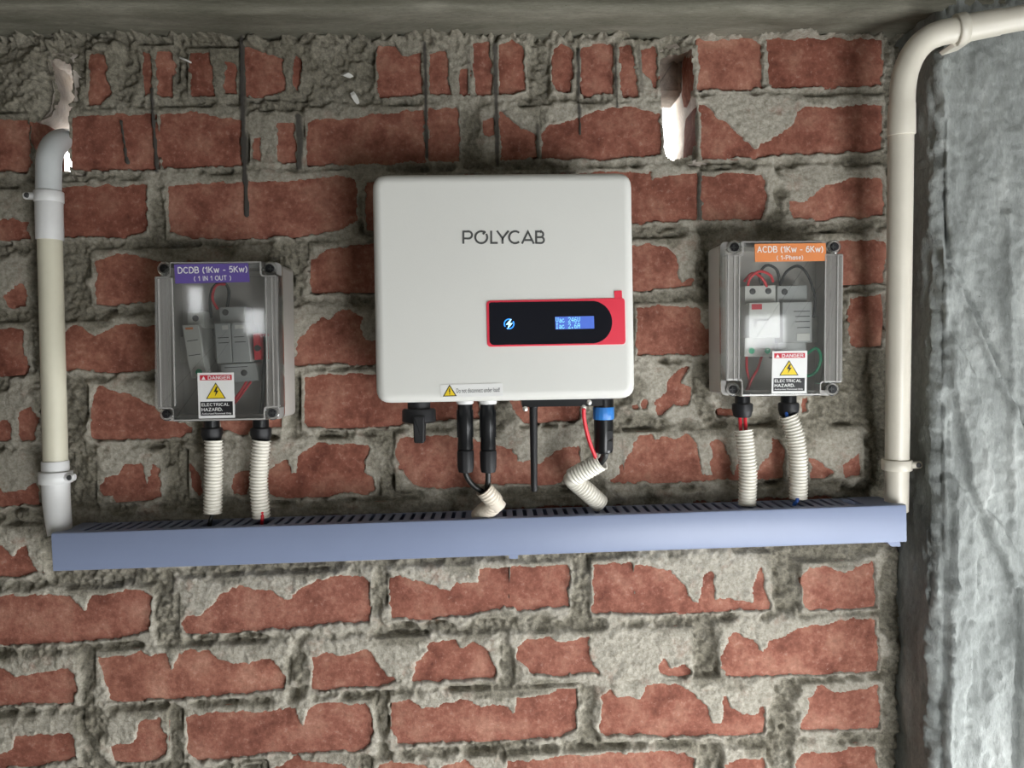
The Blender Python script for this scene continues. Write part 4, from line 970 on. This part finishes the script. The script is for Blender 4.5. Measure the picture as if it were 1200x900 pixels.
def dist_box(name, lab, flange, raised, win, label_q, label_mat, l1, q1, l2, q2, dq, screws, glands):
    mid = [sum(p[i] for p in flange) / 4 for i in (0, 1)]
    c = P(mid[0], max(flange[2][1], flange[3][1]), -0.035); t = thing(name, (c.x, -0.035, c.z), lab, 'junction box')
    # tray: back, four sides
    out = [XZ(a, b, YL) for a, b in flange]
    out = inset_poly(out[::-1] if area2(out) < 0 else out, 0.001)
    inn = inset_poly(out, 0.003)
    ro, ri = round_poly(out, 0.006, 4), round_poly(inn, 0.004, 4); n = len(ro)
    v = [(x, -0.012, z) for x, z in ro] + [(x, YBOX, z) for x, z in ro] + [(x, YBOX, z) for x, z in ri] + [(x, -0.016, z) for x, z in ri]
    f = [tuple(reversed(range(n)))]
    for k in range(3):
        for i in range(n):
            j = (i + 1) % n; f.append((k * n + i, k * n + j, (k + 1) * n + j, (k + 1) * n + i)[::-1])
    f.append(tuple(range(3 * n, 4 * n)))
    mk('tray', v, f, 'box', t, smooth=True, auto=35)
    # DIN rail inside
    # clear lid
    ro2 = round_poly(inset_poly(out, -0.001), 0.007, 4); ri2 = round_poly(inset_poly(out, 0.005), 0.004, 4)
    v = [(x, YBOX, z) for x, z in ro2] + [(x, YL, z) for x, z in ro2] + [(x, YL, z) for x, z in ri2] + [(x, YBOX, z) for x, z in ri2]
    f = []
    for k in range(4):
        for i in range(n):
            j = (i + 1) % n; f.append((k * n + i, k * n + j, ((k + 1) % 4) * n + j, ((k + 1) % 4) * n + i)[::-1])
    lid = mk('lid', v, f, 'lidrib', t, smooth=True, auto=35, label='clear plastic lid')
    rp = [XZ(a, b, YR_) for a, b in raised]
    v, f = prism(rp, YR_, YL + 0.001, 0.0022, 0.0025, 3, back=False, nr=4)
    mk('lid_face', v, f, 'lid', lid, smooth=True, auto=35)
    # frosted stepped flanks either side of the window, with ribs
    for xa, xb_, ya, yb in win[0]:
        px_prism('lid_flank', [(xa, ya), (xb_, ya), (xb_, yb), (xa, yb)], YR_, YR_ - 0.0005, YR_ + 0.0003, 'lidside', lid, back=False)
    for x, x2, ya, yb in win[1]:
        px_prism('lid_rib', [(x - .7, ya), (x + .7, ya), (x2 + .7, yb), (x2 - .7, yb)], YR_, YR_ - 0.0016, YR_ + 0.001, 'lidrib', lid)
    lip = round_poly(rp if area2(rp) > 0 else rp[::-1], 0.0022, 4); lip2 = inset_poly(lip, 0.0013); m_ = len(lip)
    v = [(x, YR_ - 0.0002, z) for x, z in inset_poly(lip, 0.0008)] + [(x, YR_ - 0.0006, z) for x, z in inset_poly(lip, 0.0024)]
    mk('lid_edge', v, [(i, (i + 1) % m_, m_ + (i + 1) % m_, m_ + i) for i in range(m_)], 'lidrib', lid)
    for x, y in screws:
        cc = P(x, y, YL - 0.001)
        lathe('screw_boss', (cc.x, YL, cc.z), [(0.0068, -0.004), (0.0078, -0.003), (0.0078, 0.003)], 'lidside', lid, 20, 'Y')
        s = lathe('screw', (cc.x, YL - 0.004, cc.z), [(0.0040, -0.0016), (0.0048, -0.0008), (0.0048, 0.003)], 'blackm', lid, 18, 'Y')
        strokes('screw_slot', [[(x - 3, y), (x + 3, y)], [(x, y - 3), (x, y + 3)]], 1.1, YL - 0.0058, 'ink', s)
    lb = px_prism('title_label', label_q, YR_, YR_ - 0.0012, YR_ - 0.0004, label_mat, t)
    text('title_text', l1, q1, YR_ - 0.0014, 'white_ink', lb, 0.02); text('title_text', l2, q2, YR_ - 0.0014, 'white_ink', lb, 0.015)
    danger(dq, YR_ - 0.0010, t)
    for g in glands: gland(*g, -0.040, t)
    return t
dist_box('dc_distribution_box', 'clear-lidded grey junction box with a purple label, left of the inverter',
         [(188, 308.5), (330, 307.5), (333, 491), (191.5, 493.5)],
         [(198, 306.5), (307, 305.5), (307.5, 322), (325, 321.5), (328.5, 478), (311.5, 479), (312, 492.5), (202, 494.5), (201.5, 480), (184, 480), (180.5, 323.5), (198, 323)],
         ([(182, 201, 325, 478), (312, 326, 324, 476)], [(186, 189, 327, 477), (202, 205.5, 326, 476), (311.5, 314, 325, 476), (318.5, 321.5, 325, 476)]),
         [(204.5, 310), (291, 308.5), (293, 330.5), (206, 332.5)], 'purple', 'DCDB (1Kw - 5Kw)', [(208, 312.5), (289.5, 311), (290, 320), (208.5, 321.5)], '( 1 IN 1 OUT )', [(227, 323.5), (270.5, 322.5), (271, 329), (227.5, 330)],
         [(231.5, 437), (274, 436.5), (275.5, 489.5), (233, 490.5)], [(193.5, 315), (317, 315), (196.5, 485), (320, 484)], [(248.5, 493, 517), (306, 493, 517)])
dist_box('ac_distribution_box', 'clear-lidded grey junction box with an orange label, right of the inverter',
         [(844, 283.5), (981, 283.5), (979, 463.5), (845, 463.5)],
         [(869, 282), (965, 281.5), (965, 296.5), (989, 297), (987, 449), (963, 449), (963, 464), (868, 465), (868, 446.5), (850, 446.5), (851, 298), (869, 298)],
         ([(852, 866, 300, 445), (967, 987, 298, 447)], [(853, 852.5, 299, 445), (860.5, 860, 299, 445), (866, 865.5, 299, 446), (967, 966, 298, 448), (981.5, 980, 299, 447)]),
         [(884, 286), (967, 285), (968, 306), (884.5, 307)], 'orange', 'ACDB (1Kw - 6Kw)', [(887, 288), (964.5, 287.5), (964.8, 296.5), (887.3, 297)], '( 1-Phase)', [(910, 299), (941, 298.5), (941.3, 304.8), (910.3, 305.3)],
         [(905, 411.5), (946, 411), (945, 461), (904, 461.5)], [(860, 290), (976.5, 289.5), (858.5, 456.5), (974.5, 456)], [(870, 464, 489), (924, 463.5, 488)])

# ---- devices inside the boxes
def module(name, lab, steps, cat, m='dev', group=None, extra=()):
    """a rail-mounted device: stepped body from pixel quads, each with its own front"""
    al = [p for q, _, _ in steps for p in q]; c = P(sum(p[0] for p in al) / len(al), max(p[1] for p in al), -0.03)
    t = thing(name, c, lab, cat, group)
    for q, yf, mm in steps: px_prism('body' if mm == m else 'panel', q, yf, yf, -0.020, mm, t, r=0.001, bev=0.0008)
    for kind, a in extra:
        if kind == 'screw':
            x, y, yy, mm = a; cc = P(x, y, yy); lathe('terminal_screw', (cc.x, yy, cc.z), [(0.0030, -0.0004), (0.0036, 0), (0.0036, 0.003)], mm, t, 14, 'Y')
        elif kind == 'patch':
            q, yy, mm = a; polyface('marking', q, yy, mm, t, .0003)
        elif kind == 'line':
            ln, w, yy, mm = a; strokes('print_line', ln, w, yy, mm, t)
    return t
def rail(x0, x1, y, h, lab):
    o = px_prism('din_rail', [(x0, y), (x1, y - 1), (x1, y + h - 1), (x0, y + h)], -0.022, -0.0245, -0.0165, 'steel', None, r=0.0005); tag(o, lab, 'rail')
rail(200, 318, 395, 30, 'steel mounting rail inside the purple-labelled box')
rail(862, 968, 372, 30, 'steel mounting rail inside the orange-labelled box')
module('fuse_holder', 'slim white fuse holder inside the purple-labelled box', [([(219, 366), (238, 364), (240, 384), (220, 385)], -0.050, 'dev'), ([(213, 381), (232, 380), (236, 400), (238, 420), (241, 436), (225, 444), (220, 425), (217, 402)], -0.060, 'dev')], 'fuse holder',
       extra=[('screw', (229, 373, -0.0505, 'ink')), ('patch', ([(217, 384), (226, 383.5), (226, 386), (217.5, 386.5)], -0.0606, 'orange')), ('line', ([[(219, 400), (232, 398)], [(221, 417), (235, 415)]], .8, -0.0606, 'ink')), ('screw', (233, 436, -0.0605, 'greenw'))])
module('surge_protector', 'grey two-pole surge protector inside the purple-labelled box', [([(257, 360), (286, 359), (288, 379), (258, 380)], -0.048, 'devg'), ([(251, 379), (269.5, 378.5), (272, 425), (254, 426)], -0.060, 'devg'), ([(270.5, 378.5), (289, 378), (294, 424), (273, 425)], -0.060, 'devg'), ([(258, 427), (300, 425), (303, 446), (259, 449)], -0.050, 'devg')], 'surge protector', 'devg',
       extra=[('screw', (264, 366, -0.0485, 'ink')), ('screw', (286, 437, -0.0505, 'ink')), ('patch', ([(260, 381.5), (267, 381), (267.5, 386), (260.5, 386.5)], -0.0606, 'dev')), ('patch', ([(275, 381), (285, 380.5), (285.5, 385), (275.5, 385.5)], -0.0606, 'dev')),
              ('line', ([[(255, 396), (268, 395.4)], [(256, 402), (268, 401.4)], [(274, 395), (287, 394.4)], [(275, 401), (288, 400.4)], [(263, 431), (290, 429.5)]], .8, -0.0606, 'ink'))])
module('red_terminal', 'red plastic terminal beside the grey surge protector', [([(296, 391), (304, 390), (306, 421), (298, 422)], -0.056, 'redw')], 'terminal', 'redw', extra=[('screw', (301.5, 408, -0.0566, 'ink'))])
module('circuit_breaker', 'white two-pole circuit breaker with a red mark inside the orange-labelled box', [([(873, 335), (909, 334), (909, 356), (873, 357)], -0.050, 'dev'), ([(878, 355), (914, 354), (914, 396), (878, 396)], -0.062, 'dev'), ([(873, 396), (908, 396), (908, 418), (872, 418)], -0.050, 'dev')], 'circuit breaker',
       extra=[('screw', (882, 341.5, -0.0505, 'ink')), ('screw', (900.5, 341, -0.0505, 'ink')), ('screw', (881, 411, -0.0505, 'greenw')), ('screw', (899.5, 411, -0.0505, 'greenw')), ('patch', ([(881, 356.5), (893, 356.2), (893, 362.5), (881, 362.8)], -0.0626, 'red_ink')), ('patch', ([(887, 376), (905, 375.5), (905, 386), (887, 386.5)], -0.0680, 'dev'))])
module('surge_protector', 'grey surge protector with printed text inside the orange-labelled box', [([(911, 335), (946, 334), (946, 354), (911, 355)], -0.050, 'devg'), ([(917, 354), (952, 353.5), (951.5, 401), (917, 401.5)], -0.060, 'devg'), ([(912, 402), (945, 401), (945, 420), (912, 420)], -0.050, 'devg')], 'surge protector', 'devg',
       extra=[('screw', (919.5, 342, -0.0505, 'ink')), ('line', ([[(930, 365), (949, 364.6)], [(932, 371), (949, 370.6)], [(932, 377), (949, 376.6)], [(934, 384), (949, 383.6)]], .8, -0.0606, 'ink')), ('patch', ([(934, 391), (949, 390.5), (949, 399), (934, 399.5)], -0.0606, 'dev'))])
def wire(name, pts, m, lab, rad=0.0016, group=None):
    o = tube(name, resample(catmull([P(*q) for q in pts], 8), 0.003), rad, m, None, 8); tag(o, lab, 'wire', group); return o
wire('red_wire', [(255, 362, -.04), (249, 350, -.05), (253, 335, -.055), (264, 333, -.05)], 'redw', 'red wire looping above the grey surge protector in the purple-labelled box')
wire('black_wire', [(248, 372, -.035), (246, 355, -.045), (249, 338, -.05), (260, 330, -.05), (268, 340, -.045), (266, 362, -.04)], 'cable', 'black wire looped above the grey surge protector in the purple-labelled box')
wire('red_wire', [(294, 447, -.04), (286, 458, -.045), (277, 470, -.042), (262, 486, -.038)], 'redw', 'upper red wire leaving the grey surge protector towards the left gland of the purple-labelled box')
wire('red_wire', [(289, 447, -.045), (281, 460, -.05), (272, 471, -.046), (256, 486, -.038)], 'redw', 'lower red wire leaving the grey surge protector towards the left gland of the purple-labelled box')
wire('black_wire', [(309, 395, -.04), (312, 410, -.05), (309, 435, -.05), (308, 465, -.045), (306, 488, -.04)], 'cable', 'black wire running down beside the red terminal in the purple-labelled box', 0.0022)
wire('red_wire', [(876, 338, -.045), (879, 326, -.055), (890, 318, -.055), (902, 322, -.05), (906, 330, -.045)], 'redw', 'red wire arched over the circuit breaker in the orange-labelled box')
wire('red_wire', [(872, 330, -.045), (882, 320, -.05), (893, 326, -.055), (899, 337, -.048)], 'redw', 'red wire with a loose bend over the circuit breaker in the orange-labelled box')
wire('black_wire', [(893, 336, -.045), (890, 322, -.05), (898, 311, -.05), (910, 316, -.05), (914, 332, -.045)], 'cable', 'black wire looped high over the circuit breaker in the orange-labelled box')
wire('black_wire', [(914, 334, -.045), (922, 318, -.055), (936, 312, -.05), (948, 325, -.045), (955, 350, -.04), (953, 372, -.035)], 'cable', 'black wire arching over the printed surge protector in the orange-labelled box')
wire('green_wire', [(946, 414, -.04), (957, 408, -.05), (962, 420, -.052), (956, 436, -.05), (944, 441, -.045)], 'greenw', 'green wire curling beside the sticker in the orange-labelled box', 0.0018)
wire('red_wire', [(875, 416, -.04), (875, 432, -.045), (878, 448, -.045), (873, 462, -.04)], 'redw', 'straight red wire below the circuit breaker in the orange-labelled box')
wire('red_wire', [(893, 416, -.04), (888, 432, -.05), (880, 446, -.05), (876, 462, -.042)], 'redw', 'slanting red wire below the circuit breaker in the orange-labelled box')
for x, dx, lab in ((867, 2, 'red wire nearer the inverter leaving the orange-labelled box'), (873, 1.5, 'red wire nearer the pipe leaving the orange-labelled box')):
    wire('red_wire', [(x, 484, -.040), (x + .3, 494, -.042), (x + dx, 512, -.047)], 'redw', lab + ' into the conduit', 0.0021)
wire('blue_wire', [(921.5, 482, -.046), (922.5, 489, -.050), (925, 496, -.046)], 'bluew', 'short blue wire showing under the gland of the orange-labelled box', 0.0022)
wire('blue_wire', [(936, 580, -.050), (934, 587, -.054), (931, 591, -.052), (930, 600, -.046)], 'bluew', 'blue wire entering the trunking at the foot of the curved conduit', 0.0024)
wire('black_wire', [(250, 590, -.046), (249, 603, -.050), (246, 612, -.052), (245, 625, -.046)], 'cable', 'black wire dropping from the straight conduit into the trunking', 0.0024)
wire('red_wire', [(307, 596, -.050), (307.5, 607, -.056), (307, 612, -.052), (306, 622, -.046)], 'redw', 'red wire dropping from the slightly curved conduit into the trunking', 0.0018)

# ------------------------------------------------------------------ rigid conduit pipes
def pipe_left():
    c = P(67, 620, -0.045)
    t = thing('conduit_pipe', c, 'upright cream plastic pipe with a grey bend into the hole in the wall', 'pipe')
    tube('tube', [P(57.8, 255, -0.034), P(61.5, 400, -0.036), P(65.6, 560, -0.040)], 0.0130, 'pvc_cream', t, 28)
    pts = [P(57, 240, -0.034), P(57, 200, -0.034), P(57.5, 187, -0.033), P(60.5, 176, -0.027), P(66, 168.5, -0.016), P(74, 164.5, 0.0), P(82, 165, 0.02), P(88, 166, 0.04)]
    tube('bend', resample(catmull(pts, 8), 0.003), 0.0134, 'pvc_grey', t, 28)
    a, b = P(57.2, 226, -0.034), P(58.4, 281.5, -0.034)
    tube('coupling', [a, a.lerp(b, .02), b.lerp(a, .02), b], [0.0139, 0.0145, 0.0145, 0.0140], 'pvc_white', t, 28, open_end=True, inner=0.93)
    a, b = P(64.6, 540, -0.040), P(65.4, 566, -0.040)
    tube('coupling', [a, a.lerp(b, .05), b], [0.0139, 0.0143, 0.0146], 'pvc_white', t, 28)
    pts = [P(65.3, 562, -0.040), P(65.8, 580, -0.041), P(67.5, 600, -0.044), P(70.5, 626, -0.048)]
    tube('end_sleeve', resample(catmull(pts, 8), 0.003), [0.0143] * 100, 'pvc_white', t, 28) if False else None
    path = resample(catmull(pts, 8), 0.003); tube('end_sleeve', path, [0.0147 - 0.0022 * (i / len(path)) ** 2 for i in range(len(path))], 'pvc_white', t, 28)
    return t
pipe_left()
def clamp(x, y, y0, h, r, ear, lab, m='pvc_white'):
    c = P(x, y, y0)
    t = thing('pipe_clamp', c, lab, 'clamp', 'pipe clamps')
    tube('band', [c + Vector((0, 0, -h / 2)), c + Vector((0, 0, -h / 2 + .0006)), c + Vector((0, 0, h / 2 - .0006)), c + Vector((0, 0, h / 2))], [r - .0006, r, r, r - .0006], m, t, 30)
    d = 1 if ear > 0 else -1
    e0 = c + Vector((d * (r - 0.004), -0.006, 0)); e1 = c + Vector((d * (r + abs(ear)), -0.006, 0.0005))
    e = tube('ear', [e0, e1.lerp(e0, .08), e1], [0.0042, 0.0042, 0.0036], m, t, 16)
    s = e0.lerp(e1, 0.62 if abs(ear) > 0.005 else 0.8)
    lathe('screw', (s.x, s.y - 0.0042, s.z), [(0.0022, -0.0008), (0.0030, 0), (0.0030, 0.004)], 'ink', e, 14, 'Y')
    return t
clamp(57.3, 231, -0.034, 0.0125, 0.0155, -0.0085, 'white clamp around the coupling below the grey pipe bend')
clamp(65.1, 559, -0.040, 0.0135, 0.0178, 0.0075, 'white clamp near the foot of the pipe above the white sleeve')
def pipe_right():
    c = P(1050, 592, -0.045)
    t = thing('conduit_pipe', c, 'upright ivory plastic pipe with a wide bend crossing the concrete column', 'pipe')
    tube('tube', [P(1050.5, 598, -0.046), P(1053, 400, -0.066), P(1056, 140, -0.092)], 0.0131, 'pvc_ivory', t, 28)
    pts = [P(1056, 158, -0.091), P(1057, 125, -0.094), P(1058, 103, -0.097), P(1062, 82, -0.101), P(1071, 62, -0.104), P(1085, 47, -0.107), P(1102, 39, -0.110), P(1125, 34.5, -0.112)]
    tube('bend', resample(catmull(pts, 8), 0.003), 0.0131, 'pvc_ivory', t, 28)
    a, b = P(1056.2, 158.5, -0.091), P(1057, 122, -0.094)
    tube('coupling', [a, a.lerp(b, .03), b], [0.0140, 0.0144, 0.0136], 'pvc_ivory', t, 28)
    pts = [P(1118, 36, -0.111), P(1150, 29.5, -0.116), P(1200, 20.5, -0.125), P(1290, 4, -0.142)]
    tube('tube', pts, 0.0128, 'pvc_ivory', t, 28)
    tube('coupling', [P(1124, 34.8, -0.112), P(1145, 30.5, -0.115), P(1172, 25.6, -0.120)], [0.0142, 0.0142, 0.0136], 'pvc_ivory', t, 28)
    return t
pipe_right()
clamp(1050.9, 544.5, -0.051, 0.0125, 0.0165, 0.0085, 'ivory clamp near the foot of the pipe beside the column', 'pvc_ivory')
def saddle():
    a, b = P(1119.5, 35.8, -0.1115), P(1131, 33.4, -0.113)
    t = thing('pipe_clamp', a, 'ivory saddle clamp holding the pipe bend to the concrete column', 'clamp', 'pipe clamps')
    tube('band', [a, a.lerp(b, .06), a.lerp(b, .94), b], [0.0160, 0.0166, 0.0166, 0.0160], 'pvc_ivory', t, 30)
    px_prism('foot', [(1112, 53), (1130, 46), (1135, 51), (1116, 57)], -0.105, -0.110, -0.086, 'pvc_ivory', t, r=0.001)
saddle()

# ------------------------------------------------------------------ scraps stuck in the mortar
def scrap(pts, lab):
    y0 = -0.012; v = []; f = []
    for k, (x, y, w, dy) in enumerate(pts):
        p = P(x, y, y0); 
        for s in (-1, 1):
            for e in (0, 0.0008): v.append((p.x + s * w * PX(0) * .9, p.y - dy - e, p.z + s * w * PX(0) * .5))
    for k in range(len(pts) - 1):
        a = 4 * k; f += [(a, a + 2, a + 6, a + 4), (a + 1, a + 5, a + 7, a + 3), (a, a + 4, a + 5, a + 1), (a + 2, a + 3, a + 7, a + 6)]
    n = len(v); f += [(0, 1, 3, 2), (n - 4, n - 2, n - 1, n - 3)]
    tag(mk('paper_scrap', v, f, 'paper'), lab, 'scrap', 'white scraps in the mortar')
scrap([(402, 87, 3.2, 0.001), (406, 88.5, 3.4, 0.004), (410, 90, 3.0, 0.002), (412.5, 91, 2, 0.001)], 'white paper scrap lying almost level in the mortar under the beam')
scrap([(413, 109, 2.2, 0.002), (415, 113, 2.8, 0.004), (418, 118, 2.8, 0.002), (420, 122, 1.5, 0.001)], 'white paper scrap hanging steeply in the mortar under the beam')
wire('straw', [(211, 67.5, -.010), (217, 70, -.016), (224, 73.5, -.011)], 'paper', 'pale bit of straw lying on the mortar under the beam', 0.0011)
bpy.data.objects['straw']['category'] = 'straw'
